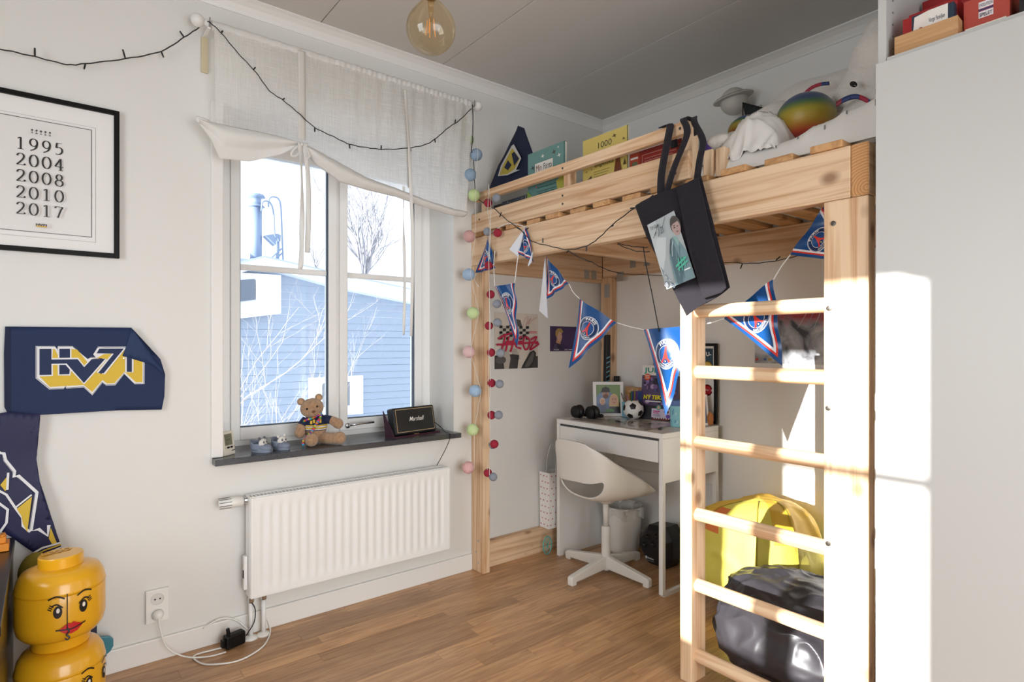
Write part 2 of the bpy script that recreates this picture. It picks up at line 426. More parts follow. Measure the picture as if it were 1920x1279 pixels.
# ceiling boards with open joints
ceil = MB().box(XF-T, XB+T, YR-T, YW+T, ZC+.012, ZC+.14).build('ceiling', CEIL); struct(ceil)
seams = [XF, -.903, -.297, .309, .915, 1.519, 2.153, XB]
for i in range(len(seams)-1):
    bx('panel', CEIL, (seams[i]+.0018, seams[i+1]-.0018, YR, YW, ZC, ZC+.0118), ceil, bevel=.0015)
# cove moulding
def cove(name, along_x, a0, a1, c, sgn):
    prof = [(0, 0), (.05, 0), (.05, -.006), (.038, -.011), (.021, -.024), (.010, -.042), (.006, -.052), (0, -.052)]
    if along_x: P = [(a0, c + sgn*u, ZC+v) for u, v in prof]; d = (a1-a0, 0, 0)
    else: P = [(c + sgn*u, a0, ZC+v) for u, v in prof]; d = (0, a1-a0, 0)
    struct(MB().prism(P, d).build(name, TRIMW))
cove('trim_1', True, XF, XB, YW, -1)
cove('trim_2', False, YR, YW, XB, -1)
def base(name, dims): struct(bx(name, TRIMW, dims, bevel=.004))
base('baseboard_left', (XF, 1.718, YW-.014, YW, 0, .082))
base('baseboard_back', (XB-.014, XB, YR, 2.38, 0, .082))
base('baseboard_front', (XF, XF+.014, YR, YW, 0, .082))
# floor boards
def laminate():
    m = bpy.data.materials.new('oak_laminate'); m.use_nodes = True
    n = m.node_tree.nodes; L = m.node_tree.links; p = n['Principled BSDF']; p.inputs['Roughness'].default_value = .34
    t = n.new('ShaderNodeTexCoord'); oi = n.new('ShaderNodeObjectInfo')
    s_ = n.new('ShaderNodeVectorMath'); s_.operation = 'SCALE'; s_.inputs[0].default_value = (31, 17, 5); L.new(oi.outputs['Random'], s_.inputs['Scale'])
    a = n.new('ShaderNodeVectorMath'); L.new(t.outputs['Object'], a.inputs[0]); L.new(s_.outputs[0], a.inputs[1])
    mp = n.new('ShaderNodeMapping'); mp.inputs['Scale'].default_value = (2.2, 26, 1); L.new(a.outputs[0], mp.inputs[0])
    z = n.new('ShaderNodeTexNoise'); z.inputs['Scale'].default_value = 1.6; z.inputs['Detail'].default_value = 7; z.inputs['Distortion'].default_value = 1.5
    L.new(mp.outputs[0], z.inputs[0])
    r = n.new('ShaderNodeValToRGB'); e = r.color_ramp.elements; e[0].position = .32; e[0].color = lin('#a27956'); e[1].position = .62; e[1].color = lin('#c59a70')
    L.new(z.outputs[0], r.inputs[0])
    h = n.new('ShaderNodeHueSaturation'); q = n.new('ShaderNodeMapRange'); q.inputs[3].default_value = .84; q.inputs[4].default_value = 1.24
    L.new(oi.outputs['Random'], q.inputs[0]); L.new(q.outputs[0], h.inputs['Value']); L.new(r.outputs[0], h.inputs['Color']); L.new(h.outputs[0], p.inputs['Base Color'])
    return m
LAM = laminate()
floor = MB().box(XF-T, XB+T, YR-T, YW+T, -.15, -.010).build('floor', mat('#5d4128', .8)); struct(floor)
rnd = random.Random(3); PW = .0655; y = YW; rest = MB(); row = 0
while y > YR:
    y0 = max(y-PW, YR); x = XF - rnd.random()*.6
    while x < XB:
        x1 = min(x + rnd.choice((.42, .55, .7, .85)), XB); xa = max(x, XF)
        if x1 - xa > .05:
            d = (xa+.0004, x1-.0004, y0+.0004, y-.0004, -.0099, 0)
            if y0 > .55 and x1 > .1: bx('plank', LAM, d, floor, bevel=0)
            else: rest.box(*d)
        x = x1
    y = y0; row += 1
tag(rest.build('floor_planks', LAM, floor), kind='stuff')

# ------------------------------------------------------------------ windows
def sash_window(name, along_x, a0, a1, z0, z1, c, out, tz, mull=.093, bar=.013, fl=.058, mid=None):
    """two-light casement in an opening; a = along the wall, c = inner frame plane, out = +-1 outward"""
    R = bpy.data.objects.new(name, None); C.objects.link(R); R['kind'] = 'structure'
    mid = mid or (a0+a1)/2
    R.location = (mid, c, z0) if along_x else (c, mid, z0)
    def B(n, m, p0, p1, q0, q1, d0, d1, bev=.003):
        dd = sorted((c+out*d0, c+out*d1))
        dims = (p0, p1, dd[0], dd[1], q0, q1) if along_x else (dd[0], dd[1], p0, p1, q0, q1)
        return bx(n, m, dims, R, bevel=bev)
    B('frame', FRAMEW, a0, a0+fl, z0, z1, 0, .07); B('frame', FRAMEW, a1-.058, a1, z0, z1, 0, .07)
    B('frame', FRAMEW, a0+fl, a1-.058, z0, z0+.045, 0, .07); B('frame', FRAMEW, a0+fl, a1-.058, z1-.05, z1, 0, .07)
    B('mullion', FRAMEW, mid-mull/2+.0385, mid+mull/2-.0385, z0+.045, z1-.05, .0, .06)
    for s0, s1 in ((a0+fl, mid-mull/2+.038), (mid+mull/2-.038, a1-.058)):
        o = .038
        B('sash', FRAMEW, s0, s0+o, z0+.045, z1-.05, -.012, .045); B('sash', FRAMEW, s1-o, s1, z0+.045, z1-.05, -.012, .045)
        B('sash', FRAMEW, s0+o, s1-o, z0+.045, z0+.045+.055, -.012, .045); B('sash', FRAMEW, s0+o, s1-o, z1-.105, z1-.05, -.012, .045)
        B('gasket', mat('#33404f', .5), s0+o, s0+o+.004, z0+.1, z1-.105, .0, .02, 0); B('gasket', mat('#33404f', .5), s1-o-.004, s1-o, z0+.1, z1-.105, .0, .02, 0)
        B('gasket', mat('#33404f', .5), s0+o+.004, s1-o-.004, z0+.1, z0+.104, .0, .02, 0)
        B('glazing_bar', FRAMEW, s0+o, s1-o, tz-bar, tz+bar, .012, .034, .004)
        B('pane', glass_mat(), s0+o, s1-o, z0+.1, z1-.105, .021, .025, 0)
    return R
w1 = sash_window('window_1', True, WX0, WX1, .697, 2.10, 2.735, 1, 1.497, fl=.080, mid=1.1005)
w2 = sash_window('window_2', False, FY0, FY1, .74, 2.14, -1.52, -1, 1.512, mull=.086, bar=.014)
# espagnolette handle on the middle stile
h = MB(); h.tube(crom([(1.145,2.722,.765),(1.147,2.700,.768),(1.155,2.683,.772),(1.19,2.678,.7765),(1.262,2.678,.778)],5), [.006]*21, 10)
h.lathe([(.013,0),(.013,.008),(.009,.011)], (1.145,2.723,.765), 16, Matrix.Rotation(PI/2,4,'X'))
h.build('window_handle', CHROME, w1, smooth=True)
# casing strip down the left edge and reveal lining
struct(bx('trim_3', TRIMW, (.500, .543, YW-.012, YW+.02, .72, 2.10), bevel=.003))
# sill slab
STONE = mat('#45464a', .22, var=.35, vscale=240, name='dark_stone')
b = MB().box(.505, 1.622, 2.447, YW, .694, .718).box(WX0+.001, WX1-.001, YW, 2.735, .694, .718)
sill = b.build('window_sill', STONE, bevel=.0015)
tag(sill, 'long dark grey stone window sill with polished top', 'window sill')

# rolled blind cloth across the top of the sunny window behind the camera: its lower edge cuts the sun patch
def edgez(y):
    P = [(.40, 1.955), (.55, 1.965), (.64, 1.995), (.71, 2.045), (.80, 2.05), (1.0, 2.04), (1.6, 2.035)]
    for (a, za), (b_, zb) in zip(P, P[1:]):
        if a <= y <= b_: return za + (zb-za)*(y-a)/(b_-a)
    return 2.03
b = MB(); b.grid(lambda u, v: V((-1.30 + .01*math.sin(u*40), .42+u*1.1, edgez(.42+u*1.1) + v*(2.36-edgez(.42+u*1.1)))), 44, 6)
o = b.build('window_blind', mat('#e8e2d8', .9), smooth=True, solid=.004); tag(o, 'cream fabric blind drawn over the top of the sunny window', 'blind')

# ------------------------------------------------------------------ outside
SNOW = mat('#d7dce2', .9)
struct(MB().box(-40, 60, -30, 90, -2.2, -2.0).build('ground', SNOW))
HB = mat('#a6b1c1', .8, name='blue_painted_board'); HW = mat('#f4f6fa', .7, name='white_painted_board')
house = thing('house', 'pale blue clapboard house with white roof edge seen through the window', 'house', (5, 12, -2.0))
ROOF = [(1.2, 2.22), (3.30, 2.80), (9.6, 1.80)]
def roofz(x): return 2.62 - .163*(x-3.68) if x > 3.3 else 2.68 - .25*(3.3-x)
zb = -2.0; k = 0
while zb < 2.7:
    zt = zb + .15; xa, xb = 1.0, 9.4
    # clip the board under the sloping roof line
    xr = 3.68 + (2.62-zb)/.163; xl = 3.3 - (2.68-zb)/.25
    xb_ = min(xb, xr); xa_ = max(xa, xl)
    if xb_ - xa_ > .1:
        P = [(xa_, 12, zb), (xb_, 12, zb)]
        xrt = min(xb, 3.68+(2.62-zt)/.163); xlt = max(xa, 3.3-(2.68-zt)/.25)
        P += [(max(xrt, xlt+.01), 12.012, zt-.004), (min(xlt, xrt), 12.012, zt-.004)]
        MB().prism(P, (0, .03, 0)).build('siding_board', HB, house)
    zb = zt
bx('wall_core', mat('#8798b0', .9), (1.02, 9.38, 12.05, 12.4, -2, 1.6), house, bevel=0)
f = MB(); up = [(2.815,11.7,2.626),(3.261,11.7,2.795),(4.789,11.7,2.571),(6.67,11.7,2.32)]
lo = [(2.815,11.7,2.478),(3.261,11.7,2.633),(4.789,11.7,2.317),(6.67,11.7,2.054)]
f.add(up + lo + [(x, y+.5, z) for x, y, z in up] + [(x, y+.5, z) for x, y, z in lo],
      [(i, i+1, 4+i+1, 4+i) for i in range(3)] + [(8+i, 8+i+1, i+1, i) for i in range(3)] + [(4+i, 4+i+1, 12+i+1, 12+i) for i in range(3)])
f.build('roof_fascia', HW, house)
up2 = [(x, y-.06, z+.005) for x, y, z in up]; 
f = MB(); mid_ = [(a[0], a[1]-.05, a[2]*.62+c_[2]*.38) for a, c_ in zip(up, lo)]
f.add(up2 + mid_, [(i, i+1, 4+i+1, 4+i) for i in range(3)]).build('fascia_board', HW, house, solid=.03)
f = MB(); f.add([(x, y, z+.02) for x, y, z in up] + [(x, y+4, z+.02) for x, y, z in up], [(i, i+1, 5+i, 4+i) for i in range(3)]).build('roof', mat('#c6cfdb', .8), house, solid=.06)
# projecting white window bay on the left
q = [(2.362,11.6,2.472),(3.546,11.6,2.482),(3.546,11.6,1.744),(2.362,11.6,1.562)]
MB().prism(q, (0, .3, 0)).build('window_frame', HW, house)
q = [(2.439,11.55,2.282),(3.057,11.55,2.372),(3.057,11.55,1.985),(2.439,11.55,1.879)]
MB().prism(q, (0, .04, 0)).build('pane', mat('#6f7886', .2), house)
q = [(3.076,11.55,2.364),(3.374,11.55,2.424),(3.374,11.55,2.02),(3.076,11.55,1.976)]
MB().prism(q, (0, .04, 0)).build('pane', mat('#f0ede8', .4), house)
q = [(4.208,11.9,0.467),(5.359,11.9,0.482),(5.359,11.9,-0.345),(4.208,11.9,-0.335)]
MB().prism(q, (0, .12, 0)).build('window_frame', HW, house)
q = [(4.453,11.88,0.349),(5.05,11.88,0.358),(5.05,11.88,-0.139),(4.453,11.88,-0.144)]
MB().prism(q, (0, .06, 0)).build('pane', mat('#8c8f96', .2), house)
# flue with cowl
p0, p1 = [(3.729,14.0,3.101),(3.729,14.0,4.548)]
ZNC = mat('#8fa0bb', .45, metal=.3)
fl = thing('flue_pipe', 'tall grey metal chimney flue rising from the blue house roof', 'chimney', (p0[0], 14, p0[2]-.3))
f = MB(); hz = p1[2]-p0[2]; f.lathe([(.125, -.3), (.125, hz*.86)], p0, 20); f.build('pipe', ZNC, fl, smooth=True)
f = MB(); f.lathe([(.19, hz*.80), (.15, hz*.83), (.11, hz*.84), (.11, hz*.94), (.2, hz*.95), (.17, hz*.99), (.02, hz*1.0)], p0, 20); f.build('cowl', ZNC, fl, smooth=True)
f = MB(); f.lathe([(.32, -.30), (.14, -.02)], p0, 20); f.build('flashing', ZNC, fl, smooth=True)
f = MB(); f.lathe([(.06, -.2), (.06, .12), (.14, .13), (.01, .22)], (p0[0]-.47, 14.0, p0[2]-.05), 14); f.build('small_vent', ZNC, fl, smooth=True)
lad = thing('roof_ladder', 'pale metal roof ladder with two hooked handrails beside the flue', 'ladder', (4.136,13.8,2.982))
for P in ([(4.16,13.8,3.02),(4.16,13.8,3.531),(4.078,13.8,3.643),(4.054,13.8,4.124),(3.996,13.8,4.333),(3.903,13.8,4.38),(3.812,13.8,4.33),(3.789,13.8,4.135)], [(4.267,13.8,3.005),(4.243,13.8,3.662),(4.219,13.8,4.244),(4.172,13.8,4.457),(4.054,13.8,4.499),(3.961,13.8,4.437),(3.938,13.8,4.252)]):
    MB().tube(crom(P, 5), .018, 6).build('handrail', ZNC, lad, smooth=True)
MB().prism([(3.88,13.8,3.608),(4.136,13.8,3.674),(4.219,13.8,3.647),(4.207,13.8,3.512),(4.101,13.8,3.415)], (0, .25, 0)).build('step_plate', ZNC, lad)
for P in ([(4.042,13.8,3.046),(4.255,13.8,3.248)], [(4.019,13.8,3.129),(4.231,13.8,3.343)], [(4.124,13.8,3.503),(4.124,13.8,3.017)]): MB().tube(P, .02, 6).build('rung', ZNC, lad)

def branchy(b, p, d, L_, r, depth, rng, spread=.5, mn=2):
    p = V(p); pts = [p.copy()]; d = V(d).normalized()
    n = 4
    for i in range(n):
        d = (d + V((rng.uniform(-.16, .16), rng.uniform(-.16, .16), rng.uniform(-.08, .14)))).normalized()
        p = p + d*L_/n; pts.append(p.copy())
    b.tube(pts, [r*(1-.55*i/n) for i in range(n+1)], 4 if depth < 3 else 6, cap=False)
    if depth > 0:
        for i in range(rng.randint(mn, mn+2)):
            q = pts[rng.randint(1, n)]
            nd = (d + V((rng.uniform(-1, 1), rng.uniform(-1, 1), rng.uniform(-.4, .9)))*spread*1.5).normalized()
            branchy(b, q, nd, L_*rng.uniform(.5, .8), r*.55, depth-1, rng, spread, mn)
rng = random.Random(11)
b = MB()
for a0, a1, L_ in (((.9,5.2,-.9), (.55,.2,.75), 1.1), ((1.0,5.3,-1.0), (.8,.1,.75), 1.5), ((.8,5.1,-.6), (.5,.0,1.0), 1.2), ((.9,5.4,-.4), (.75,.2,.65), 1.0), ((.7,5.2,-.2), (.6,0,1.2), 1.1)):
    branchy(b, a0, a1, L_, .0085, 4, rng, .42, 2)
b.tube([(.9,5.25,-2),(.9,5.25,-.2)], [.04,.025], 8)
o = b.build('bare_shrub', mat('#c2bab4', .8), fixn=False); tag(o, 'bare leafless shrub with sunlit twigs outside the left window light', 'shrub')
rng = random.Random(5)
b = MB(); t0 = (11.736,26.0,4.299)
b.tube([(t0[0], 26, -2), (t0[0], 26, t0[2])], [.2, .12], 8)
for k in range(9):
    a = rng.uniform(-1, 1); branchy(b, (t0[0], 26, t0[2]-.6+k*.1), (a*.75, rng.uniform(-.5, .5), 1), 3.1, .06, 4, rng, .38, 2)
branchy(b, (t0[0]-2, 26, t0[2]-.8), (-.5, 0, 1), 2.4, .05, 4, rng, .4, 2)
o = b.build('birch_tree', mat('#a3a1a6', .8), fixn=False); tag(o, 'bare pale birch tree rising behind the blue house roof', 'tree')

# ------------------------------------------------------------------ loft bed
bed = thing('loft_bed', 'pine loft bed with guard rail and ladder over the desk', 'loft bed', (2.2, 1.5, 0))
XP = 1.72
def lumber(name, m, d, bev=.004): return bx(name, m, d, bed, bevel=bev)
lumber('post', PZ, (XP, XP+.047, 2.403, 2.5025, 0, 1.56))                    # front post by the window wall
lumber('post', PZ, (2.655, 2.7035, 2.385, 2.4715, 0, 1.56))                   # corner post
lumber('post', PZ, (XP, XP+.047, .636, .752, 0, 1.5595))                     # ladder post, wide face to the room
lumber('post', PZ, (2.655, 2.7035, .64, .75, 0, 1.56))
lumber('ladder_rail', PZ, (XP, XP+.085, 1.185, 1.232, 0, 1.302))
for z in (1.272, 1.064, .822, .575, .332, .09):
    b = MB().tube([(XP+.036, .752, z), (XP+.036, 1.186, z)], .0225, 20)
    o = b.build('rung', wood('Y', knots=False), bed, smooth=True, bevel=0); o.modifiers.new('e', 'EDGE_SPLIT').split_angle = 1
lumber('side_beam', PY_, (XP, XP+.045, .681, 2.5025, 1.5605, 1.7035))          # long front beam
lumber('side_beam', PY_, (2.655, 2.7035, .681, 2.458, 1.5605, 1.7035))         # long rear beam
b = MB().box(XP, 2.70, .635, .6805, 1.5605, 1.7035)
o = b.build('cross_beam', [PX, EG], bed, bevel=.004)
for p in o.data.polygons:
    if abs(p.normal.x) > .9: p.material_index = 1
lumber('cross_beam', PX, (XP+.047, 2.655, 2.4585, 2.5025, 1.53, 1.70))
lumber('joist', PX, (XP+.046, 2.654, 1.92, 1.965, 1.585, 1.700))
lumber('ledge', PY_, (XP+.046, XP+.085, 1.97, 2.455, 1.61, 1.655))
lumber('foot_beam', PX, (XP+.048, 2.654, 2.458, 2.502, 0, .134))
# slats laid across the beams, ends showing between beam and guard board
y = .70; k = 0
while y < 2.46:
    if not (1.92 < y < 1.99):
        pass
    lumber('slat', wood('X', '#cf9f6c', '#b07f4e'), (XP-.006+.012*(k % 2), 2.70, y, y+.088, 1.704, 1.7245), .003); y += .142; k += 1
# guard
lumber('guard_board', PY_, (XP, XP+.022, 1.195, 2.500, 1.7265, 1.826))
lumber('guard_rail', PY_, (XP, XP+.028, 1.203, 2.470, 1.884, 1.929))
for y0 in (1.20, 1.80, 2.41): lumber('upright', PZ, (XP+.0285, XP+.066, y0, y0+.045, 1.727, 1.924 if y0 > 1.3 else 1.932))
lumber('end_block', PZ, (XP+.045, XP+.09, 1.135, 1.17, 1.7265, 1.822)); lumber('end_block', PZ, (XP+.055, XP+.10, 1.095, 1.13, 1.7265, 1.822))
SCR = mat('#5b5650', .35, metal=.8)
for y0, z0 in ((.725, 1.496), (.737, 1.26), (.739, .98), (.739, .60)):
    MB().lathe([(.007, 0), (.007, .0015), (.003, .002)], (XP-.001, y0, z0), 12, Matrix.Rotation(-PI/2, 4, 'Y')).build('screw', SCR, bed)
for y0, z0 in ((1.23, 1.906), (1.25, 1.79), (1.25, 1.755), (1.82, 1.79), (1.82, 1.755), (1.82, 1.906), (2.43, 1.79)):
    MB().lathe([(.005, 0), (.005, .0012)], (XP-.0005, y0, z0), 10, Matrix.Rotation(-PI/2, 4, 'Y')).build('screw', SCR, bed)
for y0, z0 in ((2.44, .16), (2.46, .10), (2.44, .05)): MB().lathe([(.006, 0), (.006, .001)], (XP-.0005, y0, z0), 10, Matrix.Rotation(-PI/2, 4, 'Y')).build('screw', CHROME, bed)
for d in ((2.56, 2.60, 2.456, 2.4583, 1.55, 1.60), (2.50, 2.54, 2.456, 2.4583, 1.55, 1.60), (2.652, 2.6545, 2.29, 2.34, 1.53, 1.585), (2.652, 2.6545, 2.20, 2.24, 1.60, 1.66), (2.652, 2.6545, 2.10, 2.14, 1.60, 1.66), (2.652, 2.6545, 2.40, 2.44, 1.44, 1.52)):
    bx('bracket', mat('#b4b6b4', .4, metal=.7), d, bed, bevel=0)

# ------------------------------------------------------------------ wardrobe with open shelf
WD = mat('#cdccc8', .42, name='wardrobe_white')
wr = thing('wardrobe', 'tall white wardrobe with plain door and open top shelf', 'wardrobe', (2.0, 0, 0))
bx('door', WD, (1.700, 1.718, -.47, .612, .03, 1.892), wr, bevel=.0015)
bx('door', WD, (1.700, 1.718, -1.05, -.474, .03, 1.892), wr, bevel=.0015)
bx('side_panel', WD, (1.7195, 2.30, .594, .6135, 0, 2.50), wr); bx('side_panel', WD, (1.7195, 2.30, -1.05, -1.031, 0, 2.50), wr)
bx('shelf', WD, (1.7195, 2.28, -1.030, .593, 1.888, 1.908), wr)
bx('back_panel', WD, (2.281, 2.30, -1.030, .593, .03, 2.50), wr); bx('plinth', WD, (1.74, 1.76, -1.03, .593, 0, .03), wr)
bx('top_panel', WD, (1.7195, 2.28, -1.030, .593, 2.48, 2.50), wr)
for k in range(18):
    z = 1.945 + k*.032
    MB().lathe([(.003, 0), (.003, .001)], (1.765, .5939, z), 8, Matrix.Rotation(PI/2, 4, 'X')).build('peg_hole', mat('#6d655d', .8), wr)
# things on the shelf
t = thing('wooden_tray', 'shallow pale wooden tray on the open wardrobe shelf', 'tray', (1.83, .46, 1.908))
TW = wood('Y', '#d9ab7a', '#c0915f', knots=False)
bx('front_board', TW, (1.728, 1.742, .442, .578, 1.909, 1.957), t); bx('back_board', TW, (1.93, 1.944, .442, .578, 1.909, 1.957), t)
bx('side_board', TW, (1.743, 1.929, .443, .453, 1.909, 1.957), t); bx('side_board', TW, (1.743, 1.929, .567, .577, 1.909, 1.957), t)
bx('bottom_board', TW, (1.743, 1.929, .454, .566, 1.909, 1.915), t)
def box_thing(name, label, cat, dims, col, arts=None, rot=0, group=None, rough=.5, bevel=.001):
    x0, x1, y0, y1, z0, z1 = dims
    t = thing(name, label, cat, ((x0+x1)/2, (y0+y1)/2, z0), group)
    bx('box', mat(col, rough), dims, t, bevel=bevel)
    if arts:
        a = Art((x0, y1, z0), (0, -1, 0), (0, 0, 1), N=(-1, 0, 0)); arts(a, y1-y0, z1-z0); a.build('print', t)
    if rot: t.rotation_euler.z = rot
    return t
def a1(a, w, h):
    a.rect(.0, .020, 0, h, '#a11418'); a.poly([(.020, .004), (.055, .004), (.055, h), (.026, h*.94)], '#efe6dc'); a.ell(.040, h*.5, .006, .008, '#8e1c20', 16)
    a.rect(.055, w-.012, h*.46, h, '#efe9e2'); a.text('Varga Familjen', .057, h*.60, h*.17, '#26344c', w=w-.075, bold=.01)
    a.rect(.055, w, 0, h*.46, '#223447'); a.rect(w-.022, w-.012, h*.24, h*.32, '#e9e4de')
box_thing('card_game_box', 'flat navy and white card game box standing in the wooden tray', 'game box', (1.746, 1.768, .4545, .564, 1.9155, 2.002), '#223447', a1)
def a2(a, w, h):
    a.frame(.010, w*.42, .012, h-.012, .0014, '#d98a80'); a.ell(w*.22, h*.42, .024, .024, '#efe3d4'); a.ell(w*.22, h*.42, .017, .017, '#8f8a3a'); a.ring(w*.22, h*.42, .021, .005, '#b3161c')
    a.rect(w*.13, w*.31, h*.36, h*.52, '#f2ece0'); a.text('EDUCA', w*.22, h*.385, h*.10, '#2b1c18', center=True, bold=.02)
    a.ell(w*.72, h*.45, .030, .026, '#c79a62'); a.ell(w*.72, h*.42, .022, .016, '#8b5a34'); a.ell(w*.70, h*.30, .014, .008, '#d9d0c4'); a.ell(w*.66, h*.46, .004, .005, '#151010'); a.ell(w*.77, h*.46, .004, .005, '#151010')
box_thing('puzzle_box', 'red puzzle box with round emblem behind the wooden tray', 'game box', (1.775, 1.830, .4545, .560, 1.9155, 2.022), '#a3161b', a2)
def a3(a, w, h):
    a.ell(w*.24, h*.52, .045, .030, '#d8b34a'); a.ell(w*.24, h*.50, .034, .022, '#1b1714'); a.poly([(w*.16, h*.36), (w*.20, h*.64), (w*.27, h*.55), (w*.33, h*.62), (w*.32, h*.36)], '#1b1714')
    a.poly([(w*.52, h*.30), (w*.98, h*.30), (w*.97, h*.60), (w*.51, h*.60)], '#d2ac5c'); a.rect(w*.535, w*.965, h*.33, h*.57, '#8d1216')
    a.text('VILLE', w*.56, h*.39, h*.13, '#f3ece0', bold=.05, shear=.2); a.rect(w*.5, w*.95, h*.22, h*.235, '#d9bdb2'); a.rect(w*.5, w*.85, h*.17, h*.182, '#d9bdb2')
box_thing('board_game_box', 'large red board game box at the back of the wardrobe shelf', 'game box', (1.96, 2.22, .20, .585, 1.9085, 2.135), '#9c1318', a3)
def a4(a, w, h):
    a.rect(w*.34, w*.66, h*.58, h*.80, '#f1e9ec'); a.rect(w*.34, w*.66, h*.50, h*.56, '#3f3566'); a.rect(w*.34, w*.66, h*.26, h*.48, '#f1e9ec')
    a.text('EVOLUTION', w*.36, h*.63, h*.11, '#43353f', w=w*.28); a.text('SPELET', w*.36, h*.30, h*.12, '#43353f', w=w*.28, bold=.02)
box_thing('quiz_game_box', 'salmon red quiz game box lying at the shelf front right of the tray', 'game box', (1.765, 1.925, .352, .440, 1.926, 1.998), '#bb4a3c', a4)
box_thing('yellow_game_box', 'flat yellow box under the salmon red quiz game', 'game box', (1.755, 1.925, .356, .434, 1.9085, 1.9255), '#d2a047', lambda a, w, h: a.rect(0, w, h*.6, h, '#eee5d6'))
def a5(a, w, h):
    a.rect(.01, w-.01, h*.90, h*.96, '#3a3938'); a.text('1 Spelregler', .03, h*.42, h*.22, '#e6e2dc')
box_thing('black_game_box', 'black boxed game at the right end of the wardrobe shelf', 'game box', (1.765, 1.95, .14, .335, 1.9085, 1.985), '#1d1b1c', a5)

# ------------------------------------------------------------------ radiator
RADW = mat('#f0efec', .3, name='radiator_enamel')
rd = thing('radiator', 'white ribbed panel radiator below the window sill', 'radiator', (1.075, 2.44, .172))
rx0, rx1, rz0, rz1, ry = .622, 1.528, .172, .562, 2.408
nr = 24
def radf(u, v):
    x = rx0+.012 + u*(rx1-rx0-.024); z = rz0+.012 + v*(rz1-rz0-.024)
    ph = (u*nr) % 1; s_ = max(0, math.sin(ph*PI*2-.5*PI)*.5+.5); e = min(1, max(0, (min(v, 1-v)-.045)/.05)); side = 1 if .012 < u < .988 else 0
    return V((x, ry - .002 + .0048*(1-s_)*e*side, z))
MB().grid(radf, nr*8, 26).build('front_panel', RADW, rd, smooth=True)
fr = MB()
for d in ((rx0, rx0+.012, ry-.003, ry+.004, rz0, rz1), (rx1-.012, rx1, ry-.003, ry+.004, rz0, rz1), (rx0+.012, rx1-.012, ry-.003, ry+.004, rz0, rz0+.012), (rx0+.012, rx1-.012, ry-.003, ry+.004, rz1-.012, rz1)): fr.box(*d)
fr.build('panel_rim', RADW, rd, bevel=.001)
bx('side_cover', RADW, (rx0-.002, rx0+.003, ry+.0045, ry+.066, rz0, rz1+.004), rd); bx('side_cover', RADW, (rx1-.003, rx1+.002, ry+.0045, ry+.066, rz0, rz1+.004), rd)
bx('back_panel', RADW, (rx0+.004, rx1-.004, ry+.054, ry+.064, rz0+.01, rz1-.02), rd)
g = MB(); g.box(rx0+.004, rx1-.004, ry+.005, ry+.013, rz1-.004, rz1+.003); g.box(rx0+.004, rx1-.004, ry+.055, ry+.066, rz1-.004, rz1+.003)
n = 62
for i in range(n+1):
    x = rx0+.010 + i*(rx1-rx0-.024)/n; g.box(x, x+.0065, ry+.013, ry+.055, rz1-.003, rz1+.002)
g.build('top_grille', RADW, rd)
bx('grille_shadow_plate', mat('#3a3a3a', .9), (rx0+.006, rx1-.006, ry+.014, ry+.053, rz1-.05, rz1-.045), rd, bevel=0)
v = MB(); R90 = Matrix.Rotation(PI/2, 4, 'Y')
v.lathe([(.012, 0), (.020, .004), (.0205, .055), (.017, .066), (.016, .084), (.011, .088)], (.605, 2.449, .548), 20, Matrix.Rotation(-PI/2, 4, 'Y')).build('thermostat_knob', PLAST, rd, smooth=True)
for k in range(5):
    a = k*2*PI/10 - .9; bx('groove', mat('#3b3b3b', .7), (.517, .560, 2.449-.0208*math.cos(a)-.001, 2.449-.0208*math.cos(a)+.001, .548+.0208*math.sin(a)-.0008, .548+.0208*math.sin(a)+.0008), rd, bevel=0)
MB().lathe([(.013, 0), (.013, .012), (.010, .016)], (.620, 2.449, .548), 12, Matrix.Rotation(-PI/2, 4, 'Y')).build('valve', CHROME, rd)
for x in (.634, .682):
    MB().tube([(x, 2.452, .0), (x, 2.452, .145)], .0085, 14).build('pipe', RADW, rd, smooth=True)
    MB().lathe([(.011, 0), (.0125, .004), (.0125, .016), (.010, .018), (.010, .022), (.013, .024), (.013, .03)], (x, 2.452, .142), 8).build('fitting', CHROME, rd)
    MB().lathe([(.027, 0), (.024, .006), (.010, .012)], (x, 2.452, .0), 20).build('floor_collar', PLAST, rd, smooth=True)
bx('bracket', RADW, (.606, .619, 2.44, 2.462, .20, .33), rd); bx('slot', BLACK, (.604, .606, 2.446, 2.455, .245, .275), rd, bevel=0)
bx('bracket', RADW, (.75, .78, ry+.065, 2.5025, .25, .50), rd); bx('bracket', RADW, (1.38, 1.41, ry+.065, 2.5025, .25, .50), rd)

# ------------------------------------------------------------------ desk
DW = mat('#edebe7', .35, name='desk_white')
dk = thing('desk', 'small white desk with one wide drawer under the loft bed', 'desk', (2.45, 2.02, 0))
DX0, DX1, DY0, DY1 = 2.20, 2.652, 1.668, 2.375
bx('desk_top', DW, (DX0, DX1, DY0, DY1, .726, .750), dk, bevel=.0012)
bx('side_panel', DW, (DX0, DX1, DY1-.022, DY1, 0, .7255), dk)
bx('drawer', DW, (DX0+.001, DX0+.45-.01, DY0+.026, DY1-.0245, .614, .714), dk)
bx('shadow_gap', mat('#4a4a4c', .8), (DX0+.006, DX0+.02, DY0+.026, DY1-.0245, .7145, .7255), dk, bevel=0)
bx('end_apron', DW, (DX0+.001, DX1, DY0, DY0+.0215, .522, .7255), dk)
lg = MB()
prof = [(DX0+.001, .522), (DX0+.022, .522), (DX0+.022, .030), (DX0+.030, .020), (DX1-.030, .020), (DX1-.022, .030), (DX1-.022, .522), (DX1, .522), (DX1, .012), (DX1-.012, 0), (DX0+.013, 0), (DX0+.001, .012)]
lg.prism([(x, DY0, z) for x, z in prof], (0, .0215, 0)).build('leg', DW, dk, bevel=.001)
